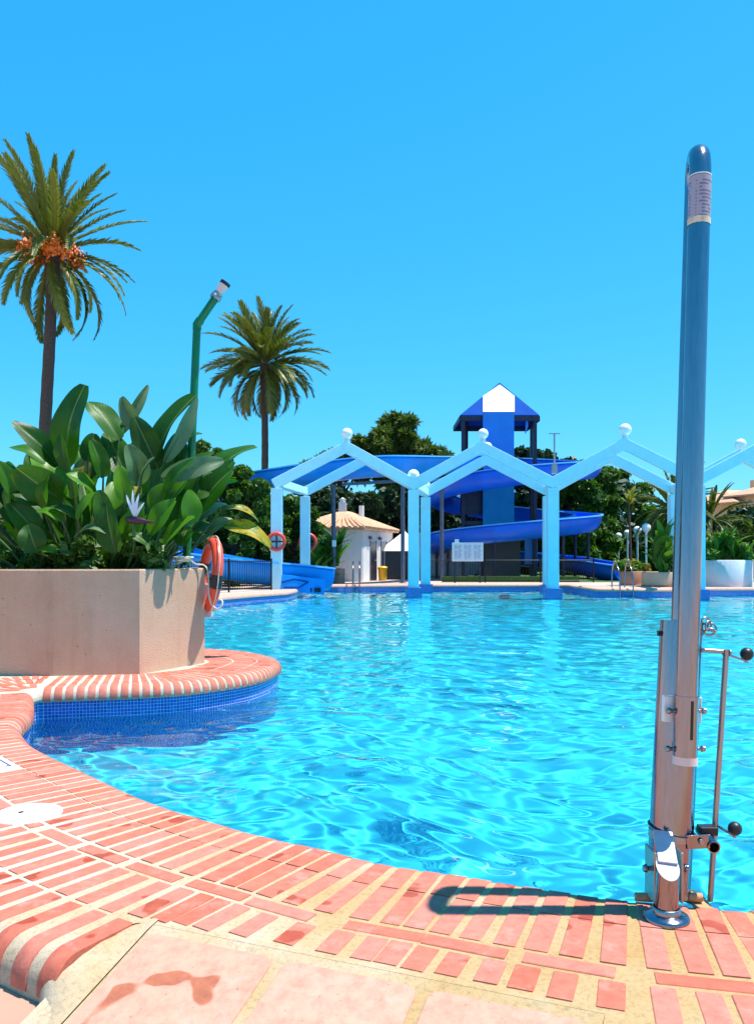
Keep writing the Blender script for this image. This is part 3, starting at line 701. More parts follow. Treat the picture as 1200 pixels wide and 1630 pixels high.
LEAVES = [
 (202, 762, 170, 688, 8.3, 8.45, 46, 'banana_leaf', (0.3, -0.9, 0.2), 0.08, 0.35, 0.0), (214, 760, 232, 692, 8.4, 8.5, 42, 'banana_leaf', (-0.4, -0.85, 0.2), 0.08, 0.35, 0.0),
 (150, 765, 163, 702, 8.3, 8.4, 48, 'banana_leaf', (-0.2, -0.9, 0.3), 0.1, 0.3, 0.0), (285, 762, 292, 702, 8.4, 8.5, 44, 'banana_leaf', (-0.4, -0.85, 0.3), 0.08, 0.35, 0.0),
 # u0, v0, u1, v1, Y0, Y1, width px, material, normal hint, arch, fold, curl
 (108, 742, 136, 610, 8.0, 7.85, 66, 'banana_leaf', (-0.35, -0.9, 0.15), 0.10, 0.28, 0.02),
 (92, 742, 20, 672, 8.0, 7.8, 40, 'banana_leaf', (0.35, -0.8, 0.6), 0.10, 0.35, 0.0),
 (72, 738, 16, 712, 8.2, 8.2, 30, 'bright_leaf', (0.1, -0.5, 0.9), 0.12, 0.35, 0.0),
 (100, 798, 26, 744, 7.9, 7.6, 62, 'banana_leaf', (0.4, -0.8, -0.35), 0.05, 0.25, 0.0),
 (190, 700, 140, 640, 8.3, 8.4, 46, 'banana_leaf', (0.5, -0.7, 0.5), 0.08, 0.3, 0.0),
 (225, 690, 194, 632, 8.1, 8.1, 34, P, (-0.3, -0.9, 0.2), 0.06, 0.6, 0.0),
 (188, 694, 236, 613, 8.4, 8.5, 26, P, (0.7, -0.5, 0.5), 0.05, 0.8, 0.0),
 (246, 735, 313, 628, 8.1, 8.2, 56, 'banana_leaf', (-0.55, -0.75, 0.35), 0.08, 0.55, 0.0),
 (262, 735, 313, 632, 8.05, 8.12, 36, P, (0.85, -0.5, -0.2), 0.03, 0.5, 0.0),
 (222, 772, 203, 706, 7.7, 7.5, 44, P, (0.1, -0.7, 0.75), 0.14, 0.45, 0.02),
 (224, 775, 246, 728, 7.7, 7.5, 24, P, (-0.3, -0.6, 0.75), 0.1, 0.4, 0.0),
 (252, 745, 214, 664, 8.1, 8.0, 44, 'banana_leaf', (0.2, -0.95, 0.1), 0.05, 0.25, 0.0),
 (262, 728, 322, 688, 8.4, 8.5, 40, 'banana_leaf', (-0.2, -0.6, 0.8), 0.15, 0.3, 0.03),
 (258, 762, 356, 728, 7.9, 8.0, 34, P, (0.0, -0.95, -0.1), 0.12, 0.3, 0.05),
 (326, 785, 408, 704, 8.75, 8.85, 54, 'banana_leaf', (-0.4, -0.6, 0.7), 0.12, 0.35, 0.06),
 (322, 795, 378, 765, 8.75, 8.85, 24, 'bright_leaf', (-0.1, -0.6, 0.7), 0.12, 0.4, 0.0),
 (352, 812, 412, 828, 8.75, 8.85, 26, 'banana_leaf_yellow', (0.0, -0.4, 0.9), 0.18, 0.3, 0.05),
 (355, 836, 432, 868, 8.75, 8.85, 36, Yl, (0.1, -0.65, 0.75), 0.14, 0.3, 0.02),
 (240, 850, 280, 796, 7.65, 7.6, 42, 'bright_leaf', (-0.3, -0.85, 0.3), 0.08, 0.4, 0.0),
 (262, 868, 310, 822, 7.7, 7.75, 34, 'bright_leaf', (-0.3, -0.6, 0.7), 0.1, 0.35, 0.0),
 (152, 785, 106, 755, 7.75, 7.6, 34, 'bright_leaf', (0.2, -0.6, 0.8), 0.12, 0.3, 0.0),
 (124, 828, 152, 784, 7.6, 7.6, 26, 'bright_leaf', (-0.4, -0.7, 0.5), 0.08, 0.35, 0.0),
 (140, 735, 150, 690, 8.0, 8.0, 40, 'banana_leaf', (0.5, -0.8, 0.2), 0.05, 0.5, 0.0),
 (165, 760, 145, 700, 7.8, 7.7, 36, 'banana_leaf', (0.6, -0.7, 0.3), 0.06, 0.5, 0.0),
 (112, 750, 98, 690, 7.8, 7.8, 40, 'banana_leaf', (-0.6, -0.7, 0.3), 0.06, 0.4, 0.0),
 (65, 800, 20, 775, 7.8, 7.7, 42, 'banana_leaf', (0.1, -0.8, 0.5), 0.1, 0.3, 0.05),
 (60, 850, 14, 800, 7.8, 7.7, 46, 'banana_leaf', (0.4, -0.8, 0.3), 0.08, 0.35, 0.0),
 (100, 830, 60, 812, 7.6, 7.6, 26, 'bright_leaf', (0.0, -0.5, 0.9), 0.15, 0.35, 0.05),
 (125, 830, 80, 805, 7.65, 7.6, 24, 'banana_leaf', (0.0, -0.5, 0.9), 0.15, 0.35, 0.05),
 (120, 855, 170, 846, 7.6, 7.55, 22, P, (0.0, -0.4, 0.9), 0.2, 0.35, 0.05),
 (92, 880, 48, 885, 7.6, 7.6, 22, 'bright_leaf', (0.0, -0.5, 0.9), 0.2, 0.35, 0.0),
 (60, 880, 45, 835, 7.6, 7.6, 46, 'banana_leaf', (0.2, -0.95, 0.1), 0.06, 0.3, 0.0),
 (170, 840, 158, 780, 7.65, 7.6, 34, 'banana_leaf', (0.3, -0.9, 0.2), 0.06, 0.45, 0.0),
 (185, 880, 170, 800, 7.6, 7.6, 48, 'banana_leaf', (-0.3, -0.9, 0.2), 0.05, 0.4, 0.0),
 (200, 800, 190, 742, 7.7, 7.7, 36, 'bright_leaf', (0.4, -0.8, 0.3), 0.06, 0.5, 0.0),
 (245, 815, 262, 770, 7.8, 7.8, 36, 'bright_leaf', (-0.2, -0.9, 0.3), 0.06, 0.45, 0.0),
 (270, 800, 310, 750, 7.9, 8.0, 40, 'bright_leaf', (-0.4, -0.7, 0.5), 0.08, 0.4, 0.0),
 (300, 790, 330, 735, 8.2, 8.3, 40, 'banana_leaf', (-0.5, -0.7, 0.4), 0.06, 0.4, 0.0),
 (240, 870, 205, 850, 7.6, 7.6, 24, 'banana_leaf', (0.1, -0.6, 0.8), 0.12, 0.35, 0.0),
 (290, 870, 300, 838, 7.8, 7.9, 34, 'banana_leaf', (-0.2, -0.8, 0.5), 0.08, 0.35, 0.0),
 (318, 830, 362, 800, 8.75, 8.85, 30, P, (0.0, -0.5, 0.8), 0.12, 0.3, 0.05),
 (330, 850, 370, 826, 8.75, 8.85, 28, P, (0.1, -0.5, 0.8), 0.12, 0.3, 0.0),
 (300, 850, 345, 838, 8.75, 8.85, 28, 'banana_leaf', (0.1, -0.5, 0.8), 0.12, 0.3, 0.0),
]
for L in LEAVES: add_leaf(*L)
for k in range(84):                                   # the inner leaves that fill the clump
    a = R.random(); u0 = 18+a*315; v0 = R.uniform(765, 885); Y0 = R.uniform(7.75, 8.95)
    u1 = u0+(u0-175)*0.22+R.uniform(-38, 38); v1 = v0-R.uniform(38, 88)
    if u1 < 12: v1 = max(v1, 735)
    top = 672+abs(u1-190)*0.32
    v1 = max(v1, top)
    if v1 > v0-15 or (u1 > 315 and v1 > 760) or (u0 > 315): continue
    add_leaf(u0, v0, u1, v1, Y0, Y0+R.uniform(-.15, .2), R.uniform(28, 50), R.choice(('banana_leaf',)*6+('bright_leaf', 'bright_leaf', 'banana_leaf_yellow')),
             (R.uniform(-.8, .8), -0.75, R.uniform(0, .8)), R.uniform(0.03, 0.14), R.uniform(0.25, 0.6))
# leaves reaching to the left beyond the picture
for k in range(14):
    u0 = R.uniform(-190, 10); v0 = R.uniform(790, 885); Y0 = R.uniform(7.8, 8.7)
    add_leaf(u0, v0, u0+R.uniform(-60, 40), v0-R.uniform(40, 110), Y0, Y0+R.uniform(-.15, .2), R.uniform(30, 55), 'banana_leaf', (R.uniform(-.8, .8), -0.75, R.uniform(0, .8)), 0.1, 0.4)
# flower: dark boat-shaped bract with white sepals
fl0 = pt(215, 832, 7.5)
mb = MB(); pa = [pt(*p) for p in ((200, 826, 7.52), (215, 828, 7.5), (232, 830, 7.48), (250, 832, 7.46))]
mb.tube(catmull(pa, 5), [0.008, 0.02, 0.028, 0.034, 0.036, 0.036, 0.034, 0.032, 0.03, 0.026, 0.02, 0.016, 0.012, 0.008, 0.005, 0.002][:16], 10)
fw = mb.build('flower', 'purple_spathe', plant)
for du, dv in ((-14, -34), (-4, -42), (6, -36), (14, -22), (-8, -20), (2, -26)):
    V, Fc, UV = blade(pt(216, 824, 7.5), pt(216+du, 822+dv, 7.48), 0.03, 0.1, (0, -1, 0.2), 0.4, n=6)
    mb = MB(); mb.add(V, Fc, True, UV); mb.build('sepal', 'petal_white', fw)
mb = MB(); mb.tube(catmull([pt(205, 900, 7.7), pt(214, 870, 7.6), pt(212, 832, 7.52)], 5), 0.016, 8); mb.build('stalk', 'petiole', fw)

# ------------------------------------------------------------------ foliage cards
def leaf_cloud(name, clumps, n, size, mat, aspect=1.7, shell=0.55, parent=None, seed=1, up=0.35, vert=False):
    """thousands of leaf-sized faces spread through the volume of uneven clumps"""
    rg = np.random.default_rng(seed)
    C = np.array([c[:3] for c in clumps]); Rr = np.array([(c[3], c[4], c[5]) if len(c) > 4 else (c[3],)*3 for c in clumps])
    wv = Rr.prod(1)**0.67; ci = rg.choice(len(clumps), n, p=wv/wv.sum())
    d = rg.normal(size=(n, 3)); d /= np.linalg.norm(d, axis=1)[:, None]
    rad = (shell+(1-shell)*rg.random(n))*(1+0.10*rg.normal(size=n))
    Pc = C[ci]+d*Rr[ci]*rad[:, None]
    nr = d*0.9+rg.normal(size=(n, 3))*0.75+np.array([0, 0, up]); nr /= np.linalg.norm(nr, axis=1)[:, None]
    a = rg.normal(size=(n, 3)); 
    if vert: a = a*0.3+np.array([0, 0, 1.0])
    a -= nr*(a*nr).sum(1)[:, None]; a /= np.linalg.norm(a, axis=1)[:, None]; b = np.cross(nr, a)
    s = size*(0.55+0.9*rg.random(n))[:, None]
    A_, B_ = a*s*0.5*aspect, b*s*0.5
    bend = nr*s*0.12
    V = np.stack([Pc-A_, Pc+B_*0.9-bend*0, Pc+A_-bend, Pc-B_*0.9], 1).reshape(-1, 3)
    Q = np.arange(4*n).reshape(n, 4)
    o = link(name, mesh_np(name, V, Q, mat, False))
    if parent is not None: rel(o, parent)
    return o
# low undergrowth in the planter
cl = [tuple(pt(u, v, Y))+(r, r, r*0.7) for u, v, Y, r in [(R.uniform(-60, 250), R.uniform(868, 905), R.uniform(7.66, 8.1), R.uniform(.08, .15)) for _ in range(34)]]
g = thing('ground_cover_plant', 'low small-leaved greenery under the giant leaves along the planter rim', 'plant', (-3.0, 7.7, zt_-0.08))
leaf_cloud('foliage', cl, 5200, 0.055, 'hedge_leaf', 1.9, 0.2, g, 3)

# ------------------------------------------------------------------ green spout pipe
Yp = 8.45
t = thing('water_spout_pipe', 'tall green pipe with bent top and metal nozzle rising from the planter', 'water spout', tuple(pt(298, 895, Yp)))
k0, k1, k2 = pt(297, 900, Yp), pt(314, 517, Yp), pt(344, 473, Yp)
mb = MB(); mb.tube([k0, k0.lerp(k1, 0.5), k1], 0.041, 20); mb.build('pipe', 'green_paint', t)
mb = MB(); mb.tube([k1-Vector((0, 0, 0.05)), k1, k1.lerp(k2, 0.18)], 0.046, 20); mb.sphere(k1, 0.046, 16); mb.build('elbow', 'green_paint', t)
mb = MB(); mb.tube([k1, k2], 0.040, 20); mb.build('arm', 'green_paint', t)
dirn = (k2-k1).normalized()
mb = MB(); mb.tube([k2-dirn*0.02, k2+dirn*0.015, k2+dirn*0.02, k2+dirn*0.05], [0.058, 0.058, 0.05, 0.05], 20); mb.build('flange', 'dull_steel', t)
mb = MB(); mb.tube([k2+dirn*0.05, k2+dirn*0.09, k2+dirn*0.10, k2+dirn*0.15], [0.040, 0.043, 0.052, 0.054], 20); mb.build('nozzle', 'pvc', t)
mb = MB(); mb.tube([k2+dirn*0.15, k2+dirn*0.185], [0.056, 0.056], 20); mb.build('nozzle_ring', 'black_rubber', t)
for a in range(6):
    o3 = dirn.orthogonal().normalized(); o3.rotate(Matrix.Rotation(a*math.pi/3, 3, dirn)); c = k2+o3*0.052
    mb = MB(); mb.tube([c-dirn*0.03, c+dirn*0.03], 0.007, 8); mb.build('bolt', 'dull_steel', t)

# ------------------------------------------------------------------ lifebuoys
def ring(c, Rm, r, ax_, upv=Vector((0, 0, 1))):
    return [Vector(c)+ax_*math.cos(2*math.pi*k/48)*Rm+upv*math.sin(2*math.pi*k/48)*Rm for k in range(48)]
bc = pt(335, 914, 8.40); bx_ = Vector((0.40, -0.92, 0)).normalized(); tilt = Vector((0.10, 0.0, 1)).normalized()
t = thing('lifebuoy', 'orange lifebuoy with dark bands hanging on the right side of the big planter', 'lifebuoy', tuple(bc))
mb = MB(); mb.tube(ring(bc, 0.325, 0.055, bx_, tilt), 0.056, 18, closed=True); body = mb.build('ring', 'buoy_orange', t)
pr = ring(bc, 0.325, 0.055, bx_, tilt)
for k in (46, 22):
    seg = [pr[(k+j) % 48] for j in range(-1, 3)]
    mb = MB(); mb.tube(seg, 0.0595, 18); mb.build('band', 'dark_band', t)
rp_ = []
for k in range(49):
    a = 2*math.pi*k/48; rr = 0.325+0.062+0.035*abs(math.sin(2*a)); rp_.append(bc+bx_*math.cos(a)*rr+tilt*math.sin(a)*rr)
mb = MB(); mb.tube(rp_, 0.006, 6); mb.build('grab_line', 'rope', t)
t = thing('lifebuoy_bracket', 'pale wall bracket holding the orange lifebuoy against the planter', 'bracket', (-1.70, 8.42, 0.6))
mb = MB(); mb.box((-1.735, 8.40, 0.62), (0.09, 0.10, 0.34)); mb.build('plate', 'pvc', t, 0.006)
mb = MB(); mb.tube([(-1.76, 8.42, 0.9), (-1.70, 8.42, 0.92), (-1.62, 8.43, 0.90), (-1.6, 8.43, 0.95)], 0.010, 8); mb.build('hook', 'dull_steel', t)
mb = MB(); mb.tube([(-1.74, 8.40, 0.52), (-1.66, 8.40, 0.52)], 0.012, 8); mb.build('hook', 'dull_steel', t)
mb = MB()
pth = [pt(282, 898, 7.95), pt(292, 892, 7.98), pt(300, 890, 8.02), pt(312, 898, 8.1), pt(325, 900, 8.15), pt(332, 912, 8.12), pt(333, 945, 8.1), pt(337, 962, 8.08), pt(346, 969, 8.06), pt(353, 965, 8.06), pt(354, 957, 8.08), pt(349, 954, 8.1)]
mb.tube(catmull(pth, 6), 0.0085, 8)
tag(mb.build('rope', 'rope'), 'pale rope looping over the planter rim beside the lifebuoy', 'rope')
mb = MB(); cpt = pt(292, 893, 8.0)
for k in range(4):
    mb.tube([cpt+Vector((math.cos(a)*(.06+.012*k), math.sin(a)*(.05+.01*k), .012*k+R.uniform(-.006, .006))) for a in [2*math.pi*j/14 for j in range(14)]], 0.008, 6, closed=True)
tag(mb.build('rope_coil', 'rope'), 'small coil of pale rope on the planter soil by the green pipe', 'rope')

# ================================================================== POOL HOIST
t = thing('pool_hoist', 'stainless steel pool hoist with tall mast and hand cranks at the pool edge', 'pool hoist', (0.846, 2.39, 0))
fc = gp(1060, 1463, 0.0)
mb = MB(); mb.lathe((fc.x, fc.y, 0), [(0.066, 0.0), (0.0665, 0.008), (0.063, 0.013), (0.045, 0.019), (0.040, 0.021)], 40); mb.build('base_flange', 'steel', t)
mb = MB(); mb.lathe((fc.x, fc.y, 0), [(0.040, 0.018), (0.041, 0.034), (0.037, 0.037)], 32); mb.build('collar', 'dull_steel', t)
tb, tt = Vector((0.913, 2.565, 0.012)), Vector((0.979, 2.625, 0.862)); td = (tt-tb).normalized()
# base leg with slanting cut top
n = 32; V = []; cz = 0.155
for k in range(n):
    a = 2*math.pi*k/n; V.append((fc.x+0.0335*math.cos(a), fc.y+0.0335*math.sin(a), 0.02))
for k in range(n):
    a = 2*math.pi*k/n; V.append((fc.x+0.004+0.0335*math.cos(a), fc.y+0.0335*math.sin(a), cz+0.030*math.sin(a)))
mb = MB(); mb.add(V, [(k, (k+1) % n, n+(k+1) % n, n+k) for k in range(n)], True); mb.build('base_leg', 'steel', t); mb = MB(); mb.add(V[n:], [tuple(range(n))]); mb.build('leg_cap', 'sky_sheen_plate', t)
mb = MB(); a_ = Vector((fc.x+0.006, fc.y+0.005, cz+0.006)); b_ = Vector((fc.x+0.022, fc.y+0.095, cz+0.072))
mb.beam(a_, b_, 0.058, 0.012, (0, -0.6, 0.8)); mb.build('sloping_plate', 'sky_sheen_plate', t, 0.003)
for s_ in (-1, 1):
    mb = MB(); mb.box((fc.x+0.012+s_*0.040, fc.y+0.055, 0.115), (0.008, 0.085, 0.15)); mb.build('side_strap', 'dull_steel', t, 0.002)
    mb = MB(); c = Vector((fc.x+0.012+s_*0.044, fc.y+0.04, 0.135)); mb.tube([c, c+Vector((s_*0.012, 0, 0)), c+Vector((s_*0.013, 0, 0)), c+Vector((s_*0.024, 0, 0))], [0.007, 0.007, 0.013, 0.010], 10); mb.build('bolt', 'steel', t)
for x0, x1 in ((0.80, 0.862), (0.945, 1.005)):
    mb = MB(); mb.tube([(x0, 2.535, 0.014), (x1, 2.53, 0.014)], [0.0135, 0.0135], 12); mb.build('wooden_peg', 'orange_wood', t)
# lower outer tube
mb = MB(); mb.tube([tb, tb.lerp(tt, 0.5), tt], 0.0665, 40, caps=False)
mb.tube([tt, tt-td*0.002, tt-td*0.12], [0.0665, 0.060, 0.060], 40, caps=False); mb.build('outer_tube', 'steel', t)
mb = MB(); mb.tube([tt-td*0.05, tt-td*0.012], 0.060, 40); mb.build('tube_cap', 'dull_steel', t)
# inverted-U mast: up in front, over the top, back down into the outer tube
m0 = Vector((0.936, 2.485, 0.455)); m1 = Vector((1.006, 2.545, 2.27)); r1 = Vector((1.046, 2.69, 2.27)); r0 = tt-td*0.05
apex = [m1+(r1-m1)*0.5+ (m1-r1)*0.5*math.cos(a)+Vector((0.002, 0, 1))*0.078*math.sin(a) for a in [math.pi*k/12 for k in range(13)]]
mb = MB(); mb.tube([m0, m0.lerp(m1, 0.35), m0.lerp(m1, 0.7)]+apex+[r1.lerp(r0, 0.3), r1.lerp(r0, 0.7), r0], 0.0325, 32); mast = mb.build('mast', 'steel', t)
md = (m1-m0).normalized(); cst = lambda v: m0+(m1-m0)*(((VH-v)*2.53/F+H0-m0.z)/(m1.z-m0.z))
s0, s1 = cst(354), cst(281)
mb = MB(); nk = 32; V = []; UV = []
o3 = md.orthogonal().normalized(); o4 = md.cross(o3)
for (c, vv) in ((s0, 0.0), (s1, 1.0)):
    for k in range(nk+1):
        a = 2*math.pi*k/nk; V.append(c+(o3*math.cos(a)+o4*math.sin(a))*0.0335); UV.append(((k/nk*2) % 1.0001, vv))
mb.add(V, [(k, k+1, nk+1+k+1, nk+1+k) for k in range(nk)], True, UV); mb.build('sticker', 'sticker_print', mast)
mb = MB(); mb.tube([s0-md*0.008, s0+md*0.012], [0.0338, 0.0342], 32, caps=False); mb.build('worn_tape', 'rope', mast)
mb = MB(); mb.tube([s1+md*0.002, s1+md*0.006], [0.0338, 0.0338], 32, caps=False); mb.build('sticker_edge', 'white_plastic', mast)
# sleeve at the foot of the mast, slot, end cap
z0 = m0-md*0.0; zs = m0+md*0.185
mb = MB(); mb.tube([z0+md*0.006, zs], 0.0362, 32); sl = mb.build('sleeve', 'steel', t)
mb = MB(); mb.tube([z0-md*0.016, z0+md*0.008], 0.0365, 32); mb.build('end_cap', 'pvc', sl)
mb = MB(); mb.tube([zs-md*0.002, zs+md*0.006], 0.0375, 32); mb.build('sleeve_rim', 'steel', sl)
fr = Vector((0, -1, 0)); sc_ = m0.lerp(m0+md*0.185, 0.66)+fr*0.0345+Vector((0.004, 0, 0))
mb = MB(); mb.beam(sc_-md*0.058, sc_+md*0.058, 0.0085, 0.005, (0, -1, 0)); mb.build('slot', 'black_rubber', sl)
for hz, wz in ((0.145, 0.08), (0.03, 0.012)):
    c = m0+md*hz
    if wz > 0.05:
        mb = MB(); mb.beam(c+Vector((-0.004, 0.028, 0))-md*wz/2, c+Vector((-0.004, 0.028, 0))+md*wz/2, 0.118, 0.02, (0, -1, 0)); mb.build('clamp_plate', 'white_plastic', t, 0.003)
    for s_ in (-1, 1):
        b0 = c+Vector((s_*0.036, 0.0, 0)); mb = MB(); mb.tube([b0, b0+Vector((s_*0.012, 0, 0)), b0+Vector((s_*0.013, 0, 0)), b0+Vector((s_*0.024, 0, 0))], [0.006, 0.006, 0.010, 0.008], 10); mb.build('bolt', 'dull_steel', t)
mb = MB(); b0 = tb.lerp(tt, 0.955)+Vector((-0.064, 0, 0)); mb.tube([b0, b0-Vector((0.012, 0, 0))], 0.009, 10); mb.build('bolt', 'black_rubber', t)
# shackle and chain links at the rim of the outer tube
sh = pt(1128, 996, 2.6)
for k, (du, dv, rr) in enumerate(((-5, -8, .011), (0, 0, .013), (6, 3, .012), (2, 10, .012))):
    c = pt(1127+du, 996+dv, 2.59); e1 = Vector((math.cos(k*1.1), 0.3, math.sin(k*1.1))).normalized(); e2 = Vector((-0.4, 0.9, 0.2)).cross(e1).normalized()
    mb = MB(); mb.tube([c+e1*rr*1.3*math.cos(a)+e2*rr*math.sin(a) for a in [2*math.pi*j/14 for j in range(14)]], 0.0034, 8, closed=True); mb.build('chain_link', 'dull_steel', t)
# crank rod with cranks
q0, q1 = pt(1155, 1040, 2.60), pt(1129.5, 1434, 2.585)
mb = MB(); mb.tube([q0, q1], 0.0092, 14); mb.build('crank_rod', 'dull_steel', t)
arm0 = pt(1118, 1034, 2.60); mb = MB(); mb.tube([arm0-Vector((0.04, 0, 0)), pt(1150, 1037, 2.60), pt(1162, 1038, 2.6)], 0.0072, 12); mb.build('guide_arm', 'dull_steel', t)
mb = MB(); mb.tube([q0-Vector((0, 0, 0.006)), q0+Vector((0, 0, 0.012))], [0.0125, 0.012], 14); mb.build('rod_head', 'steel', t)
def crank(u0, v0, u1, v1, uk, vk, rk, Yc):
    a, b, k_ = pt(u0, v0, Yc), pt(u1, v1, Yc-0.03), pt(uk, vk, Yc-0.03)
    mb = MB(); mb.beam(a, b, 0.010, 0.0065); cr = mb.build('crank_arm', 'steel', t, 0.001)
    mb = MB(); mb.tube([b-Vector((0, 0, 0.004)), k_], 0.006, 10); mb.build('knob_stem', 'steel', cr)
    mb = MB(); mb.sphere(k_, rk, 20); mb.build('knob', 'black_rubber', cr)
crank(1158, 1042, 1187, 1052, 1188, 1041, 0.0205, 2.6)
crank(1138, 1312, 1168, 1331, 1169, 1319, 0.0215, 2.59)
# clamp band round the outer tube with bracket and ring
bc_ = tb.lerp(tt, 0.235); o3 = td.orthogonal().normalized(); o4 = td.cross(o3)
mb = MB(); mb.tube([bc_+(o3*math.cos(a)+o4*math.sin(a))*0.0695+Vector((0, 0, 0.01))*math.sin(a) for a in [2*math.pi*j/40 for j in range(40)]], 0.0032, 8, closed=True); mb.build('cable_loop', 'black_rubber', t)
mb = MB(); mb.tube([bc_-td*0.030, bc_-td*0.006], 0.0685, 40, caps=False); mb.build('clamp_band', 'dull_steel', t)
mb = MB(); mb.beam(pt(1092, 1341, 2.515), pt(1128, 1339, 2.50), 0.005, 0.042); mb.build('bracket', 'steel', t, 0.001)
mb = MB(); c = pt(1115, 1340, 2.497); mb.tube([c, c-Vector((0, 0.008, 0))], [0.009, 0.007], 12); mb.build('bolt', 'dull_steel', t)
mb = MB(); mb.box(pt(1125, 1321, 2.56), (0.055, 0.04, 0.026)); mb.build('block', 'black_rubber', t, 0.003)
c = pt(1136, 1349, 2.49)
mb = MB(); mb.tube([c+Vector((0, 0.10, 0.02)), c], 0.0195, 24, caps=False); mb.tube([c+Vector((0, 0.10, 0.02)), c], 0.0155, 24, caps=False); 
mb.add([c+(Vector((math.cos(a)*rr, 0, math.sin(a)*rr))) for rr in (0.0155, 0.0195) for a in [2*math.pi*k/24 for k in range(24)]], [(k, (k+1) % 24, 24+(k+1) % 24, 24+k) for k in range(24)]); rg_ = mb.build('socket_ring', 'steel', t)
mb = MB(); mb.tube([c+Vector((0, 0.06, 0.012)), c+Vector((0, 0.05, 0.01))], 0.0154, 20); mb.build('socket_hole_shade', 'black_rubber', rg_)  # black disc inside the open tube stands in for the shade in its hole
# ================================================================== PERGOLA
def wpt(u, v, z): return gp(u, v, z)
def col_pos(u, Y): return Vector(((u-UC)*Y/F, Y, 0))
FR = [col_pos(441, 26.9), col_pos(658, 27.6), col_pos(879, 26.9), col_pos(1110, 26.1), col_pos(1352, 25.3)]
BK = [col_pos(486, 30.6), col_pos(677, 31.0), col_pos(872, 30.4), col_pos(1072, 29.6), col_pos(1280, 28.8)]
zE, zP = 3.42, 4.86           # underside of the valley, top of the ridge (front frame)
perg = thing('pergola', 'pale blue pool pergola of zigzag gable frames with globe lamps', 'pergola', (FR[1].x, FR[1].y, ZW))
CW = 0.36
def frame(cols, eave, peak, globes):
    for i, c in enumerate(cols):
        base = 0.0 if i == 0 else ZW-0.9
        if cols is BK and i in (0, 1, 3, 4): base = -0.02
        mb = MB(); mb.box((c.x, c.y, (base+eave-0.1)/2), (CW, CW, eave-0.1-base), 0.0); cl_ = mb.build('column', 'pergola_paint', perg, 0.012)
        if base < -0.3 or (cols is BK and i == 1):
            z0 = ZF; mb = MB(); mb.prism([(c.x-.27, c.y-.27), (c.x+.27, c.y-.27), (c.x+.27, c.y+.27), (c.x-.27, c.y+.27)], z0, 0.02)
            mb.uv = [(p[0]*1.0+p[1], p[2]) for p in mb.v]; mb.build('tiled_foot', 'mosaic', cl_)
        if i < len(cols)-1:
            d = cols[i+1]; top = (c+d)/2; top.z = peak
            a = Vector((c.x, c.y, eave+0.08)); b = Vector((d.x, d.y, eave+0.08))
            for p0 in (a, b):
                p1 = Vector((top.x, top.y, peak-0.20)); dv = (p1-p0).normalized()
                mb = MB(); mb.beam(p0-dv*0.12, p1+dv*0.13, CW*0.94 if p0 is a else CW*0.93, 0.34); mb.build('rafter', 'pergola_paint', perg, 0.012)
            if i in globes:
                g_ = globes[i]; mb = MB(); mb.sphere((top.x+0.03, top.y, peak+0.10+g_*0.8), g_, 20)
                gl = mb.build('globe_lamp', 'globe', perg)
                mb = MB(); mb.lathe((top.x+0.03, top.y, peak), [(0.09, -0.02), (0.09, 0.10), (0.06, 0.13)], 14); mb.build('lamp_holder', 'white_paint', gl)
frame(FR, 3.42, 4.92, {0: 0.19, 1: 0.18, 2: 0.205, 3: 0.19})
frame(BK, 3.42, 4.92, {1: 0.20})
for a, b, g_ in ((FR[0], BK[0], 0), (FR[1], BK[1], 1), (FR[2], BK[2], 0), (FR[3], BK[3], 0)):
    mb = MB(); d_ = (b-a).normalized(); mb.beam(a+d_*0.20+Vector((0, 0, 3.50)), b-d_*0.20+Vector((0, 0, 3.50)), 0.30, 0.26); mb.build('tie_beam', 'pergola_paint', perg, 0.01)
    if g_:
        for c, r_ in ((a, 0.20), (b, 0.17)):
            mb = MB(); mb.sphere((c.x, c.y, 3.82), r_, 18); mb.build('globe_lamp', 'globe', perg)
# globe on a back post behind the fourth bay
gl = pt(1178, 707, 28.3)
mb = MB(); mb.sphere(gl, 0.19, 18); go = mb.build('globe_lamp', 'globe', perg)
mb = MB(); mb.tube([(gl.x, gl.y, gl.z-0.7), (gl.x, gl.y, gl.z-0.15)], 0.04, 10); mb.build('lamp_holder', 'white_paint', go)
# lightning-rod mast on the third column
mb = MB(); c = FR[2]; x0 = pt(882, 745, 26.9).x
mb.tube([(x0, c.y, 3.8), (x0, c.y, 5.1)], 0.03, 8); mb.box((x0, c.y, 5.12), (0.36, 0.04, 0.03)); mb.box((x0, c.y, 3.95), (0.16, 0.16, 0.3)); mb.build('mast', 'dull_steel', perg)

def small_buoy(u, v, Y, rpx, label):
    c = pt(u, v, Y); rr = rpx*Y/F
    t = thing('lifebuoy', label, 'lifebuoy', tuple(c))
    mb = MB(); mb.tube(ring(c, rr*0.82, 0, Vector((1, 0, 0))), rr*0.19, 14, closed=True); mb.build('ring', 'buoy_red', t)
    mb = MB(); mb.tube([c+Vector((0, 0.03, -rr*0.75)), c+Vector((0, 0.03, rr*0.75))], 0.025, 8); mb.tube([c+Vector((-rr*0.7, 0.03, 0)), c+Vector((rr*0.7, 0.03, 0))], 0.025, 8); mb.build('hanger', 'dark_steel', t)
    pr = ring(c, rr*0.82, 0, Vector((1, 0, 0)))
    for k in (6, 18, 30, 42):
        mb = MB(); mb.tube([pr[(k+j) % 48] for j in range(-1, 2)], rr*0.197, 14); mb.build('band', 'buoy_orange', t)
small_buoy(440, 862, 26.62, 15.5, 'red lifebuoy on the front leftmost pergola column')
small_buoy(490, 863, 30.88, 15, 'red lifebuoy partly behind the rear leftmost pergola column')

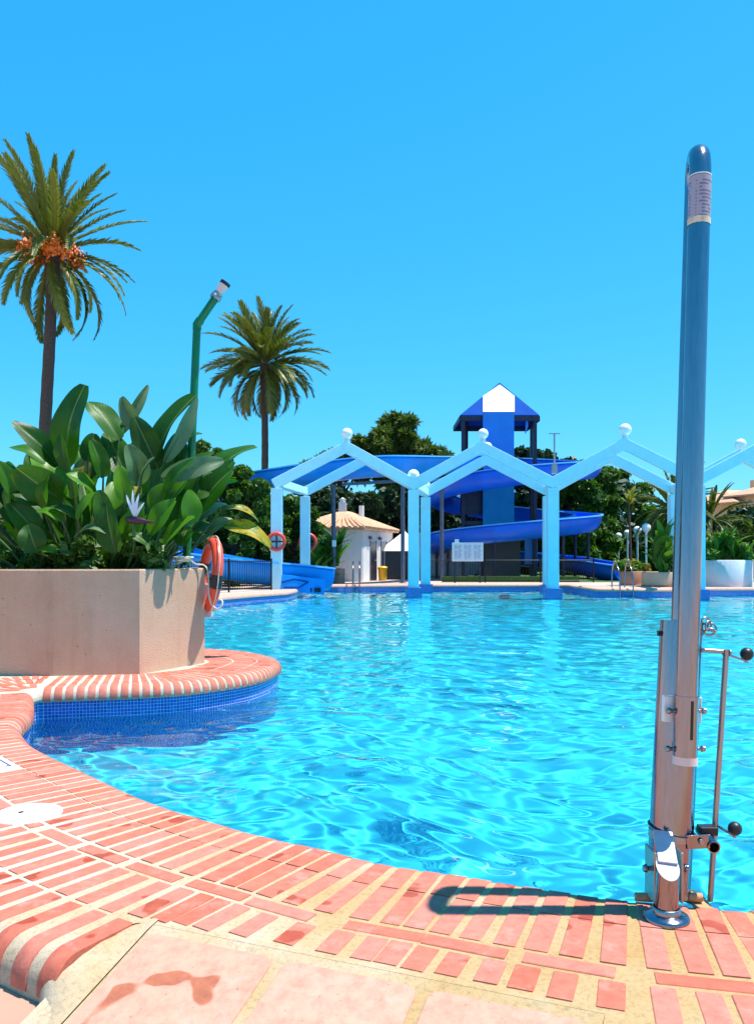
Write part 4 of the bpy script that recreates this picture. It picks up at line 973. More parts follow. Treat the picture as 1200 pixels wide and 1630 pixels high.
# ================================================================== WATER SLIDES
def trough(name, path, mat, rimmat, r=0.52, parent=None, joints=14, wall=1.0):
    pts = catmull(path, 8); N = len(pts); prof = [(-r*1.12, r*0.78), (-r*1.02, r*0.80)]+[(-r*math.cos(a), -r*0.55*math.sin(a)*1.6+r*0.30) for a in [math.pi*k/12 for k in range(13)]]+[(r*1.02, r*0.80), (r*1.12, r*0.78)]
    prof = [(-r*1.14, r*0.74), (-r*1.14, r*0.80), (-r*1.0, r*0.80)]+[(-r*math.cos(math.pi*k/14), r*0.55-r*1.05*math.sin(math.pi*k/14)) for k in range(15)]+[(r*1.0, r*0.80), (r*1.14, r*0.80), (r*1.14, r*0.74)]
    n = len(prof); V = []
    for i, p in enumerate(pts):
        tg = (pts[min(i+1, N-1)]-pts[max(i-1, 0)]); tg.z = 0; tg.normalize(); s_ = Vector((tg.y, -tg.x, 0))
        for a, b in prof: V.append(p+s_*a+Vector((0, 0, b)))
    rim = [0, 1, n-3, n-2]
    f1 = [(i*n+k, (i+1)*n+k, (i+1)*n+k+1, i*n+k+1) for i in range(N-1) for k in range(n-1) if k not in rim]
    f2 = [(i*n+k, (i+1)*n+k, (i+1)*n+k+1, i*n+k+1) for i in range(N-1) for k in range(n-1) if k in rim]
    mb = MB(); mb.add(V, f1, True); ch = mb.build('chute', mat, parent)
    sm = ch.modifiers.new('solid', 'SOLIDIFY'); sm.thickness = 0.05; sm.offset = 0
    mb = MB(); mb.add(V, f2, False); o = mb.build('rim', rimmat, ch); sm = o.modifiers.new('solid', 'SOLIDIFY'); sm.thickness = 0.05; sm.offset = 0
    for i in range(joints, N-2, joints):        # bolted joint flanges between the moulded sections
        tg = (pts[i+1]-pts[i-1]).normalized()
        VV = []
        for dd in (-0.03, 0.03):
            for k in range(3, n-3):
                q = V[i*n+k]+tg*dd; cen = pts[i]+Vector((0, 0, r*0.55)); VV.append(q+(q-cen).normalized()*0.035)
        m = n-6; mb = MB(); mb.add(VV, [(k, k+1, m+k+1, m+k) for k in range(m-1)], True); mb.build('joint_flange', mat, ch)
    return ch, pts
def post(parent, x, y, z1, r=0.07, mat='grey_post', name='support_post', z0=-0.1):
    mb = MB(); mb.tube([(x, y, z0), (x, y, z1)], r, 12); mb.lathe((x, y, 0.0), [(0.16, 0.0), (0.16, 0.02), (0.08, 0.03)], 12); return mb.build(name, mat, parent)
s1_ = thing('water_slide', 'long light blue open water slide sweeping left and ending in the pool', 'water slide', tuple(gp(520, 936, 0)))
pth = [pt(u, v, Y) for u, v, Y in ((775, 738, 40.6), (735, 742, 38.2), (695, 745, 35.2), (640, 746, 32.9), (590, 748, 32.4), (530, 754, 32.3), (465, 763, 32.3), (405, 774, 32.7), (350, 788, 34.4), (300, 806, 38.2), (262, 826, 38.4), (240, 848, 36.2), (246, 872, 32.6), (285, 893, 29.6), (345, 906, 27.9), (420, 916, 27.3), (485, 922, 27.9), (520, 925.5, 28.3))]
trough('slide', pth, 'slide_light', 'slide_rim', 0.58, s1_)
for u, Y, v in ((531, 32.3, 772), (641, 32.9, 765), (703, 36.0, 764), (440, 32.4, 785)):
    post(s1_, (u-UC)*Y/F, Y, H0-(v-VH)*Y/F, 0.085)
bx0 = pt(532, 865, 32.15); mb = MB(); mb.box(bx0, (0.16, 0.14, 0.26)); mb.build('switch_box', 'white_paint', s1_, 0.01)
mb = MB(); mb.beam(pt(545, 771, 32.3), pt(645, 765, 33.0), 0.09, 0.12); mb.build('support_beam', 'grey_post', s1_)
# splash end: deep side panel with a navy painted stroke
e0, e1 = pt(451, 921, 27.35), pt(519, 928, 27.95)
mb = MB(); mb.beam(e0+Vector((0, -0.62, -0.10)), e1+Vector((0, -0.62, -0.12)), 0.05, 0.52); mb.build('side_panel', 'slide_light', s1_, 0.01)
pn = Vector((0, -0.652, 0)); L_ = (e1-e0)
for a, b in (((0.02, 0.0), (0.30, 0.14)), ((0.30, 0.14), (0.62, 0.10)), ((0.62, 0.10), (0.40, -0.12)), ((0.40, -0.12), (0.06, -0.16))):
    p_, q_ = (e0+L_*k[0]+Vector((0, 0, k[1]-0.1))+pn for k in (a, b)); mb = MB(); mb.beam(p_, q_, 0.012, 0.055); mb.build('painted_stroke', 'roof_blue', s1_)
for k in range(3):
    c = pt(478+14*k, 939, 27.2); mb = MB(); mb.box(c, (0.2, 0.2, 0.14)); mb.build('foot_bracket', 'dark_steel', s1_, 0.01)
s2_ = thing('spiral_slide', 'deep blue spiral water slide winding round the tower', 'water slide', (pt(812, 886, 40.5).x, 40.5, 0))
cx, cyy, Rh = pt(812, 886, 40.5).x, 40.5, 3.75
pth = [Vector((cx-0.3, cyy+0.6, 5.5)), Vector((cx+1.8, cyy+0.9, 5.45))]
for k in range(0, 34):
    a = -math.radians(22.5*k)+0.1; f = k/16.0
    z = 5.3-0.62*min(f*4, 1)*0.0 - (2.55*f if f < 1 else 2.55+2.3*(f-1))
    pth.append(Vector((cx+Rh*math.cos(a), cyy+Rh*math.sin(a), z)))
pth = pth[:2]+[p for p in pth[2:] if p.z > 0.5]
lp = pth[-1]; pth += [Vector((cx+Rh*0.98, cyy-0.8, 0.42)), Vector((cx+Rh+0.35, cyy-2.6, 0.30)), Vector((cx+Rh+0.7, cyy-4.4, 0.2))]
trough('slide', pth, 'slide_blue', 'slide_rim', 0.60, s2_, 12)
for ang, zt2 in ((-60, 2.5), (-150, 2.0), (20, 3.0), (-110, 2.3), (-20, 2.8), (190, 1.7), (110, 4.1), (60, 4.6)):
    a = math.radians(ang); post(s2_, cx+Rh*math.cos(a), cyy+Rh*math.sin(a), zt2, 0.08, 'dark_steel')
for ang, za, zb in ((-130, 4.25, 4.6), (-80, 1.95, 2.2)):
    a, b = math.radians(ang-35), math.radians(ang+35)
    mb = MB(); mb.beam((cx+Rh*math.cos(a), cyy+Rh*math.sin(a), za), (cx+Rh*math.cos(b), cyy+Rh*math.sin(b), zb), 0.08, 0.10); mb.build('support_beam', 'grey_post', s2_)

# ------------------------------------------------------------------ tower
TY = 40.5
tw = thing('slide_tower', 'blue slide tower with peaked roof and white-topped panel', 'tower', (cx-0.6, TY, 0))
X_ = lambda u, Y=TY: (u-UC)*Y/F
Zz = lambda v, Y=TY: H0-(v-VH)*Y/F
fy, by = TY-1.3, TY+1.7
for u, y in ((737, fy), (851, fy), (742, by), (846, by)):
    mb = MB(); mb.box((X_(u, y), y, Zz(664, y)/2), (0.17, 0.17, Zz(664, y))); mb.build('corner_post', 'dark_steel', tw, 0.01)
xl, xr, ym = X_(732, fy), X_(857, fy), (fy+by)/2
apx = Vector((X_(795, ym), ym, Zz(612, ym)+0.1)); ze = Zz(661, fy)
E = [Vector((xl, fy-0.12, ze)), Vector((xr, fy-0.12, ze)), Vector((xr, by+0.12, ze)), Vector((xl, by+0.12, ze))]
for i in range(4):
    a, b = E[i], E[(i+1) % 4]; dn = Vector((0, 0, -0.05))
    mb = MB(); mb.add([a, b, apx, a+dn, b+dn, apx+dn], [(0, 1, 2), (5, 4, 3), (0, 3, 4, 1), (1, 4, 5, 2), (2, 5, 3, 0)]); mb.build('roof_face', 'roof_blue', tw)
mb = MB()
for a, b in zip(E, E[1:]+E[:1]): mb.beam(a+Vector((0, 0, -0.17)), b+Vector((0, 0, -0.17)), 0.08, 0.24)
mb.build('eaves_beam', 'dark_steel', tw)
py = fy-0.35; pl_, pr_ = X_(768.5, py), X_(818, py); pm = (pl_+pr_)/2
z613, z655, zsh = Zz(614, py), Zz(655, py), Zz(628, py)
e_c = (E[0]+E[1])/2; pn_ = (E[1]-E[0]).cross(apx-E[0]).normalized(); pn_ = pn_ if pn_.z > 0 else -pn_
def on_roof(u, v):
    d = Vector(((u-UC)/F, 1, -(v-VH)/F)); o = Vector((0, 0, H0)); return o+d*((e_c-o).dot(pn_)/d.dot(pn_))+pn_*0.03
V = [on_roof(u, v) for u, v in ((768.5, 656), (818.5, 656), (818.5, 631), (795, 613), (768.5, 631))]
mb = MB(); mb.add(V+[p-pn_*0.03 for p in V], [(0, 1, 2, 3, 4), (9, 8, 7, 6, 5)]+[(i, 5+i, 5+(i+1) % 5, (i+1) % 5) for i in range(5)]); mb.build('white_roof_panel', 'white_paint', tw)
for v0, v1, mt in ((655.4, 770, 'panel_blue'), (770.4, 862, 'panel_teal')):
    mb = MB(); mb.box((pm, py+0.05, (Zz(v0, py)+Zz(v1, py))/2), (pr_-pl_, 0.10, Zz(v0, py)-Zz(v1, py))); mb.build('front_panel', mt, tw, 0.008)
for zz in (5.2, 2.7):
    mb = MB(); mb.box((X_(795), ym, zz), (3.7, by-fy+0.2, 0.14)); mb.build('platform', 'dark_steel', tw)
mb = MB(); mb.box((X_(753), fy+0.2, 3.75), (1.05, 0.08, 1.3)); mb.build('parapet', 'dark_steel', tw)
mb = MB(); mb.box((X_(740)-0.05, ym, 3.75), (0.08, 2.6, 1.3)); mb.build('parapet', 'dark_steel', tw)
for k in range(16):                             # stairs climbing inside the tower
    mb = MB(); mb.box((X_(762)+0.19*k, ym+0.5, 0.16+0.165*k), (0.27, 0.9, 0.05)); mb.build('stair_tread', 'dark_steel', tw)
mb = MB(); mb.box((X_(792), fy+0.6, 1.15), (1.7, 1.6, 2.3)); mb.build('pump_room', 'door_dark', tw, 0.01)
mb = MB(); mb.box((X_(838), fy+0.2, 1.35), (0.62, 0.08, 1.3)); mb.build('side_panel', 'panel_blue', tw, 0.01)
mb = MB(); mb.box((X_(865), fy-0.4, 1.45), (0.28, 0.08, 1.1)); mb.build('white_board', 'white_paint', tw, 0.01)
mb = MB(); mb.box((X_(717), fy+2.6, 1.2), (3.4, 0.12, 2.2)); mb.build('back_wall', 'house_wall', tw)
# water plume pipe hanging at the right of the roof
mb = MB(); mb.tube([pt(838, 664, fy), pt(838, 678, fy), pt(836, 690, fy)], [0.05, 0.07, 0.02], 8); mb.build('spray_head', 'panel_blue', tw)

# ------------------------------------------------------------------ notice board
nb = thing('notice_board', 'pale three-sheet notice board on posts before the slide tower', 'notice board', (X_(744, 33.2), 33.2, 0))
zt2, zb2 = Zz(864, 33.2), Zz(893.5, 33.2); xa, xb = X_(719.5, 33.2), X_(769, 33.2)
mb = MB(); mb.box(((xa+xb)/2, 33.24, (zt2+zb2)/2), (xb-xa, 0.05, zt2-zb2)); mb.build('board', 'white_paint', nb, 0.006)
for k in range(3):
    w_ = (xb-xa-0.08)/3; x0 = xa+0.04+k*w_+0.015; x1 = x0+w_-0.03
    mb = MB(); mb.add([(x0, 33.21, zb2+0.04), (x1, 33.21, zb2+0.04), (x1, 33.21, zt2-0.04), (x0, 33.21, zt2-0.04)], [(0, 1, 2, 3)], False, [(0, 0), (1, 0), (1, 1), (0, 1)]); mb.build('sheet', 'notice_print', nb)
for x in (xa+0.12, xb-0.12):
    mb = MB(); mb.tube([(x, 33.3, 0), (x, 33.3, zt2-0.05)], 0.035, 8); mb.build('post', 'dark_steel', nb)
mb = MB(); mb.box((X_(727, 33.2), 33.24, zt2+0.07), (0.17, 0.03, 0.13)); mb.build('small_sign', 'white_paint', nb, 0.004)

# ------------------------------------------------------------------ fences
def fence(label, pts, h=1.0, step=0.11, z0=0.0):
    t = thing('fence', label, 'fence', (pts[0][0], pts[0][1], z0))
    C_ = Curve([Vector(p) for p in pts]); mb = MB(); mp_ = MB(); n = int(C_.L/step)
    for i in range(n+1):
        p = C_.at(C_.L*i/n)
        mb.box((p.x, p.y, z0+h*0.5), (0.016, 0.016, h*0.86))
    o = mb.build('bars', 'black_iron', t); o['kind'] = 'stuff'
    for zz in (0.08, h-0.06):
        m = MB(); m.tube([(p.x, p.y, z0+zz) for p in C_.P], 0.018, 6); m.build('rail', 'black_iron', t)
    m = int(C_.L/2.0)
    for i in range(m+1):
        p = C_.at(C_.L*i/max(1, m)); q = MB(); q.box((p.x, p.y, z0+h/2), (0.05, 0.05, h+0.06)); q.build('post', 'black_iron', t)
fence('black iron railing at the left behind the lifebuoy planter', [(-5.9, 20.6), (X_(355, 24.2), 24.2), (X_(432, 26.2), 26.2)], 0.98)
fence('black iron railing below the slide tower behind the pool', [(X_(684, 33.6), 33.6), (X_(790, 33.6), 33.6), (X_(880, 33.6), 33.6), (X_(944, 33.9), 33.9)], 0.98)
fence('short black railing behind the slide end', [(X_(452, 32.5), 32.5), (X_(478, 32.8), 32.8)], 0.95)

# ------------------------------------------------------------------ white house with tiled roof
hy = 35.0; hs_ = thing('white_house', 'small white house with hipped terracotta tile roof by the pool', 'house', (X_(576, hy), hy, 0))
A0 = Vector((X_(576, hy), hy, 0)); dL = Vector((-1, 0.12, 0)).normalized(); dR = Vector((0.32, 1, 0)).normalized()
lw, rw, hh = 2.9, 4.6, 2.30
foot = [A0, A0+dR*rw, A0+dR*rw+dL*lw, A0+dL*lw]
def wall(a, b, name='wall', th=0.15, z1=hh, mat='house_wall'):
    d = (b-a).normalized(); nv = Vector((d.y, -d.x, 0)); mb = MB(); mb.beam(a-nv*th/2+Vector((0, 0, z1/2)), b-nv*th/2+Vector((0, 0, z1/2)), th, z1); return mb.build(name, mat, hs_)
wall(foot[3], foot[0]-dL*0.0); wall(foot[0]+dR*0.16, foot[1]); wall(foot[1]-dL*-0.16, foot[2]); wall(foot[2]-dR*0.16, foot[3]+dR*0.16)
cen = sum(foot, Vector())/4; ov = 0.28
ev = [p+((p-cen).normalized())*0.42+Vector((0, 0, hh+0.02)) for p in foot]
rid = [cen-dR*0.55+Vector((0, 0, hh+0.78)), cen+dR*0.55+Vector((0, 0, hh+0.78))]
rfo = MB(); rfo.add([*ev, *rid, *[p-Vector((0, 0, 0.10)) for p in ev]], [(0, 4, 3), (1, 5, 4, 0), (2, 5, 1), (3, 4, 5, 2), (0, 3, 9, 6), (1, 0, 6, 7), (2, 1, 7, 8), (3, 2, 8, 9), (6, 9, 8, 7)]); rf = rfo.build('roof', 'roof_tile', hs_)
def tile_rows(e0_, e1_, r0, r1, n):
    """half-round cover tiles running down one roof plane"""
    for i in range(n):
        t_ = (i+0.5)/n; lo = e0_.lerp(e1_, t_); hi = r0.lerp(r1, t_)
        d = (hi-lo); L = d.length
        if L < 0.2: continue
        nrm_ = (e1_-e0_).cross(d).normalized(); nrm_ = nrm_ if nrm_.z > 0 else -nrm_
        mb = MB(); mb.tube([lo-d.normalized()*0.04+nrm_*0.01, lo.lerp(hi, 0.5)+nrm_*0.01, hi+nrm_*0.01], [0.075, 0.07, 0.065], 8); mb.build('roof_tile', 'roof_tile', rf)
tile_rows(ev[3], ev[0], rid[0], rid[0]+Vector((0.02, 0, 0)), 13)
tile_rows(ev[0], ev[1], rid[0], rid[1], 18)
mb = MB(); mb.box(rid[0]+Vector((0, 0, 0.15)), (0.34, 0.34, 0.55)); ch = mb.build('chimney', 'house_wall', rf); 
mb = MB(); mb.lathe(rid[0]+Vector((0, 0, 0.42)), [(0.13, 0), (0.13, 0.12), (0.18, 0.14), (0.0005, 0.24)], 12); mb.build('chimney_cap', 'white_paint', rf)
mb = MB(); mb.tube([rid[1]+Vector((0.5, 0, -0.2)), rid[1]+Vector((0.5, 0, 0.35))], 0.12, 10); mb.build('vent_pipe', 'white_paint', rf)
nR = Vector((dR.y, -dR.x, 0))
def on_right(s0_, s1_, z0, z1, name, mat, out=0.01):
    a, b = A0+dR*s0_+nR*out, A0+dR*s1_+nR*out; mb = MB(); mb.beam(a+Vector((0, 0, (z0+z1)/2)), b+Vector((0, 0, (z0+z1)/2)), 0.05, z1-z0); return mb.build(name, mat, hs_)
for s_ in (1.15, 2.75):
    dr = on_right(s_, s_+0.75, 0.02, 1.72, 'door', 'door_dark')
    mb = MB(); p_ = A0+dR*(s_+0.66)+nR*0.05; mb.sphere((p_.x, p_.y, 0.9), 0.03, 8); mb.build('door_handle', 'dull_steel', dr)
    on_right(s_-0.06, s_-0.005, 0.02, 1.78, 'door_frame', 'grey_post', 0.02); on_right(s_+0.755, s_+0.82, 0.02, 1.78, 'door_frame', 'grey_post', 0.02)
lp_ = A0+dL*1.0+Vector((0, -0.06, 1.72)); mb = MB(); mb.tube([lp_, lp_-Vector((0, 0.12, 0))], 0.15, 14); mb.build('wall_lamp', 'grey_post', hs_)
for s_ in (0.9, 2.3):
    p_ = A0+dR*s_+nR*0.1; mb = MB(); mb.sphere((p_.x, p_.y, 1.9), 0.09, 10); mb.build('wall_lamp', 'grey_post', hs_)
# canopy gate beside the house
cg = thing('gate_canopy', 'dark gateway under a white pointed canopy beside the house', 'gate', (X_(632, 38), 38, 0))
xa, xb = X_(612.5, 38), X_(664, 38); zc = Zz(877, 38)
mb = MB(); mb.box(((xa+xb)/2, 38.1, zc/2), (xb-xa, 0.12, zc)); mb.build('gate_panel', 'door_dark', cg)
for x in (xa-0.06, xb+0.06):
    mb = MB(); mb.tube([(x, 38, 0), (x, 38, zc)], 0.06, 10); mb.build('post', 'white_paint', cg)
ap = Vector((X_(644, 39.2), 39.2, Zz(845, 39.2))); b4 = [Vector((xa-0.3, 37.9, zc)), Vector((xb+0.3, 37.9, zc)), Vector((xb+0.3, 41, zc)), Vector((xa-0.3, 41, zc))]
mb = MB(); mb.add(b4+[ap], [(0, 1, 4), (1, 2, 4), (2, 3, 4), (3, 0, 4), (3, 2, 1, 0)]); mb.build('canopy', 'white_paint', cg)
yc = thing('yellow_bin', 'small yellow bin standing by the house wall', 'bin', (X_(609, 36.6), 36.6, 0))
mb = MB(); mb.lathe((X_(609, 36.6), 36.6, 0), [(0.17, 0), (0.2, 0.5), (0.22, 0.52), (0.22, 0.58)], 14); mb.build('bucket', 'yellow_plastic', yc)
mb = MB(); mb.lathe((X_(609, 36.6), 36.6, 0.58), [(0.22, 0), (0.18, 0.05), (0.0005, 0.07)], 14); mb.build('lid', 'yellow_plastic', yc)

# ------------------------------------------------------------------ pool ladders
def ladder(label, u, Y, dx):
    x = X_(u, Y); t = thing('pool_ladder', label, 'pool ladder', (x, Y, 0))
    for k, o in enumerate((-0.25, 0.25)):
        xx = x+o*dx; yy = Y+o*(1-dx)*0.6
        P_ = [(xx, yy+0.75, 0.0), (xx, yy+0.72, 0.55), (xx, yy+0.5, 0.86), (xx, yy+0.2, 0.80), (xx, yy-0.12, 0.45), (xx, yy-0.2, -0.2), (xx, yy-0.2, -1.0)]
        mb = MB(); mb.tube(catmull(P_, 5), 0.024, 10); mb.build('handrail', 'steel', t)
    for zz in (-0.3, -0.55, -0.8):
        mb = MB(); mb.box((x, Y-0.2, zz), (0.5*dx+0.02, 0.09, 0.03)); mb.build('rung', 'steel', t)
ladder('steel pool ladder before the white house', 567, 31.4, 0.5)
ladder('steel pool ladder beside the terracotta pot', 994, 27.5, 0.9)

# ------------------------------------------------------------------ lamp posts at the right
for u, v, lab in ((973, 857, 'farthest white globe lamp post before the dark trees'), (984, 853, 'second farthest white globe lamp post of the row'), (998, 849, 'middle white globe lamp post of the row of five'), (1014, 844, 'second nearest white globe lamp post of the row'), (1028, 840, 'nearest white globe lamp post beside the leafy planter')):
    Y = 1794.0/(VH-v); x = X_(u, Y)
    t = thing('lamp_post', lab, 'lamp post', (x, Y, 0), 'globe lamp posts by the lawn')
    mb = MB(); mb.tube([(x, Y, -0.1), (x, Y, 2.25)], 0.05, 10); mb.build('pole', 'white_paint', t)
    mb = MB(); mb.sphere((x, Y, 2.45), 0.215, 18); mb.build('globe', 'globe', t)
    mb = MB(); mb.lathe((x, Y, 2.2), [(0.06, 0), (0.10, 0.05), (0.09, 0.09)], 12); mb.build('lamp_holder', 'white_paint', t)

# ------------------------------------------------------------------ planters on the far side
def round_planter(name, label, u0, u1, vt, Y, mat, foot=None, taper=1.0):
    x = X_((u0+u1)/2, Y); r = (u1-u0)/2*Y/F; z = Zz(vt, Y-r)
    t = thing(name, label, 'planter', (x, Y, 0))
    mb = MB(); mb.lathe((x, Y, 0), [(r*taper, 0.0), (r*taper, 0.02), (r, z-0.02), (r-0.02, z), (r-0.09, z), (r-0.09, z-0.12)], 40); mb.build('wall', mat, t)
    mb = MB(); mb.lathe((x, Y, z-0.1), [(r-0.09, 0), (0.0005, 0.04)], 24); mb.build('soil', 'soil', t)
    if foot: mb = MB(); mb.lathe((x, Y, 0), [(r*taper+0.01, 0), (r*taper+0.01, 0.06), (r*taper, 0.065)], 40); mb.build('base_ring', foot, t)
    return x, Y, z, r
PR1 = round_planter('terracotta_pot', 'squat terracotta pot with yellow-green shrubs by the pool ladder', 985, 1026, 909.5, 30.6, 'stucco_terracotta', 'red_brick_wall', 0.96)
PR2 = round_planter('round_planter', 'wide beige round planter on the far pool edge left of the hoist mast', 1022, 1090, 911, 29.4, 'stucco_peach', 'red_brick_wall')
PR3 = round_planter('round_planter', 'white round planter with leafy shrubs right of the hoist mast', 1108, 1194, 891.5, 29.6, 'stucco_white')
PR4 = round_planter('round_planter', 'brick-coloured round planter at the foot of the white house', 515, 549, 905, 33.0, 'stucco_terracotta')

# far edge of the terrace: lawn behind the pool at the right
lw_ = sheet('lawn', [[Vector((X_(868, 34.2), 34.2)), Vector((30, 34.2)), Vector((40, 68)), Vector((-20, 68)), Vector((-20, 45)), Vector((X_(690, 45), 45))]], 0.004, 'lawn')
# kerb of artificial turf below the tower
mb = MB(); mb.box((X_(812, 34.4), 34.4, 0.12), (X_(945, 34.4)-X_(728, 34.4), 0.3, 0.24)); tag(mb.build('turf_kerb', 'lawn'), 'low green turf-covered kerb behind the tower railing', 'kerb')
# brick-red top of the far coping
Pf = [Vector(p) for p in L2+[Vector(q) for q in far_[:-2]]]
mb = MB(); sweep(Pf, [(0.45, 0.003)]+[(d-0.002, z+0.003) for d, z in nose(0.085, 0.105)], False, mb, True); mb.build('far_coping', 'far_coping')['kind'] = 'structure'

# ------------------------------------------------------------------ houses beyond
def building(label, x, y, wx, wy, h, wallm, rows, cols, rz=0.0, roofh=1.6, chim=True):
    t = thing('apartment_building', label, 'building', (x, y, 0), rz=rz)
    Mz = Matrix.Rotation(rz, 3, 'Z'); W_ = lambda a, b, c: Vector((x, y, 0))+Mz @ Vector((a, b, c))
    mb = MB(); mb.box(W_(0, 0, h/2), (wx, wy, h), rz); mb.build('wall', wallm, t)
    ev = [W_(a*(wx/2+0.5), b*(wy/2+0.5), h+0.02) for a, b in ((-1, -1), (1, -1), (1, 1), (-1, 1))]
    rd = [W_(-wx*0.22, 0, h+roofh), W_(wx*0.22, 0, h+roofh)]
    mb = MB(); mb.add(ev+rd+[p-Vector((0, 0, .15)) for p in ev], [(0, 1, 5, 4), (1, 2, 5), (2, 3, 4, 5), (3, 0, 4), (9, 8, 7, 6), (0, 6, 7, 1), (1, 7, 8, 2), (2, 8, 9, 3), (3, 9, 6, 0)]); rf = mb.build('roof', 'roof_tile', t)
    if chim:
        mb = MB(); mb.box(W_(wx*0.12, -wy*0.12, h+roofh+0.2), (0.7, 0.7, 1.7), rz); mb.build('chimney', wallm, rf)
    for r_ in range(rows):
        for c in range(cols):
            cxx = -wx/2+wx*(c+0.5)/cols; cz = h-1.7-r_*2.9
            if cz < 0.8: continue
            mb = MB(); mb.box(W_(cxx, -wy/2-0.02, cz), (1.5, 0.14, 1.5), rz); wn = mb.build('window', 'white_paint', t)
            mb = MB(); mb.box(W_(cxx, -wy/2-0.08, cz), (1.26, 0.08, 1.26), rz); mb.build('pane', 'glass_dark', wn)
            mb = MB(); mb.box(W_(cxx, -wy/2-0.2, cz-0.85), (1.9, 0.4, 0.12), rz); mb.build('sill', 'white_paint', wn)
building('ochre apartment house with tiled roof beyond the trees at right', X_(1205, 84), 88, 9, 8, 6.6, 'ochre_wall', 2, 3, 0.35)
building('larger ochre apartment block with tiled roof at the right edge', X_(1260, 84), 82, 10, 9, 7.3, 'ochre_wall', 2, 3, 0.35)
building('tall red brick apartment block seen behind the leaves at left edge', X_(-30, 90), 94, 9, 9, 9.6, 'red_brick_wall', 3, 4, -0.1, 0.8, False)
# ================================================================== PALMS
def frond(L, droop, seed, npair=58, lw=0.075, lf=0.42):
    """one feather frond along +x from the origin, drooping, with folded leaflets"""
    rg = random.Random(seed); V = []; Fc = []; n = 22; pts = []
    ang = 0.0; p = Vector((0, 0, 0)); ds = L/n
    for i in range(n+1):
        pts.append(p.copy()); a = -droop*(i/n)**1.5; p = p+Vector((math.cos(a), 0, math.sin(a)))*ds
    for i in range(n):
        r0, r1 = 0.028*(1-i/n)+0.004, 0.028*(1-(i+1)/n)+0.004; b = len(V)
        for q, r in ((pts[i], r0), (pts[i+1], r1)): V += [q+Vector((0, r, 0)), q+Vector((0, -r, 0)), q+Vector((0, 0, r))]
        Fc += [(b, b+3, b+5, b+2), (b+1, b+2, b+5, b+4), (b, b+1, b+4, b+3)]
    for k in range(npair):
        t_ = 0.16+0.84*k/(npair-1); f = t_*n; i = min(int(f), n-1); q = pts[i].lerp(pts[i+1], f-i); tg = (pts[i+1]-pts[i]).normalized()
        ll = L*lf*0.32*(math.sin(math.pi*(0.12+0.83*t_))**0.7)*rg.uniform(0.85, 1.1)
        for s_ in (-1, 1):
            d = (tg*rg.uniform(0.9, 1.15)+Vector((0, s_*0.55, 0))+Vector((0, 0, rg.uniform(0.1, 0.45)))).normalized()
            up = tg.cross(d).normalized(); wv = d.cross(up)*0; side = tg*lw
            e = q+d*ll+Vector((0, 0, -0.13*ll*rg.uniform(.3, 1.6))); m = q+d*ll*0.5+Vector((0, 0, 0.02))
            b = len(V); V += [q-side*0.5, q+side*0.5, m+side*0.62, m-side*0.62, e]
            Fc += [(b, b+1, b+2, b+3), (b+3, b+2, b+4)]
    m = MB(); m.add(V, Fc); return m
def palm(label, base, top, rt, L, counts, seed, fruit=False, name='palm_tree', trunkmat='bark', leafmat='palm_leaf', lw=0.075, lf=0.42):
    rg = random.Random(seed); t = thing(name, label, 'palm tree', tuple(base)); base = Vector(base); top = Vector(top)
    n = 30; path = []; rr = []
    for i in range(n+1):
        k = i/n; path.append(base.lerp(top, k)+Vector((0.06*math.sin(5*k+seed), 0.05*math.cos(4*k), 0))*min(1, 4*k*(1-k)+0.0)); rr.append(rt*(1.12-0.2*k)*(1+0.05*(i % 2))*(1.35 if i > n-3 else 1))
    mb = MB(); mb.tube(path, rr, 14); mb.build('trunk', trunkmat, t)
    mb = MB(); mb.sphere(top+Vector((0, 0, 0.1)), rt*1.55, 12, (1, 1, 1.25)); mb.build('crown_base', trunkmat, t)
    kinds = [(1.0, 0.45), (1.0, 0.85), (0.95, 1.25), (0.95, 1.6)]
    ms = [frond(L*s_, d_, seed*10+i, lw=lw, lf=lf).mesh('frond', leafmat) for i, (s_, d_) in enumerate(kinds)]
    i = 0; ga = 2.399963
    for lo, hi, cnt, kind in counts:
        for k in range(cnt):
            el = math.radians(rg.uniform(lo, hi)); az = i*ga+rg.uniform(-.25, .25); i += 1
            o = bpy.data.objects.new('frond', ms[kind]); COL.objects.link(o)
            o.rotation_mode = 'XYZ'; o.matrix_basis = Matrix.Translation(top+Vector((0, 0, 0.2))) @ Matrix.Rotation(az, 4, 'Z') @ Matrix.Rotation(-el, 4, 'Y') @ Matrix.Rotation(rg.uniform(-.5, .5), 4, 'X') @ Matrix.Scale(rg.uniform(0.82, 1.06), 4)
            mb_ = o.matrix_basis.copy(); rel(o, t); o.matrix_basis = mb_
    if fruit:
        for k in range(13):
            az = k*ga; d = Vector((math.cos(az), math.sin(az), 0)); a = top+Vector((0, 0, 0.15)); rad = rg.uniform(0.55, 1.2)
            c = a+d*rad+Vector((0, 0, rg.uniform(-0.05, 0.45)))
            mb = MB(); mb.tube(catmull([a, a+d*rad*0.5+Vector((0, 0, 0.5)), c], 4), 0.03, 5)
            for j in range(110):
                q = c+Vector((rg.gauss(0, .13), rg.gauss(0, .13), rg.gauss(-.05, .15))); s_ = 0.05
                mb.add([q+Vector(v)*s_ for v in ((1, 0, 0), (-1, 0, 0), (0, 1, 0), (0, -1, 0), (0, 0, 1.5), (0, 0, -1.5))], [(0, 2, 4), (2, 1, 4), (1, 3, 4), (3, 0, 4), (2, 0, 5), (1, 2, 5), (3, 1, 5), (0, 3, 5)])
            mb.build('fruit_cluster', 'fruit', t)
    return t
Yq = 30.0
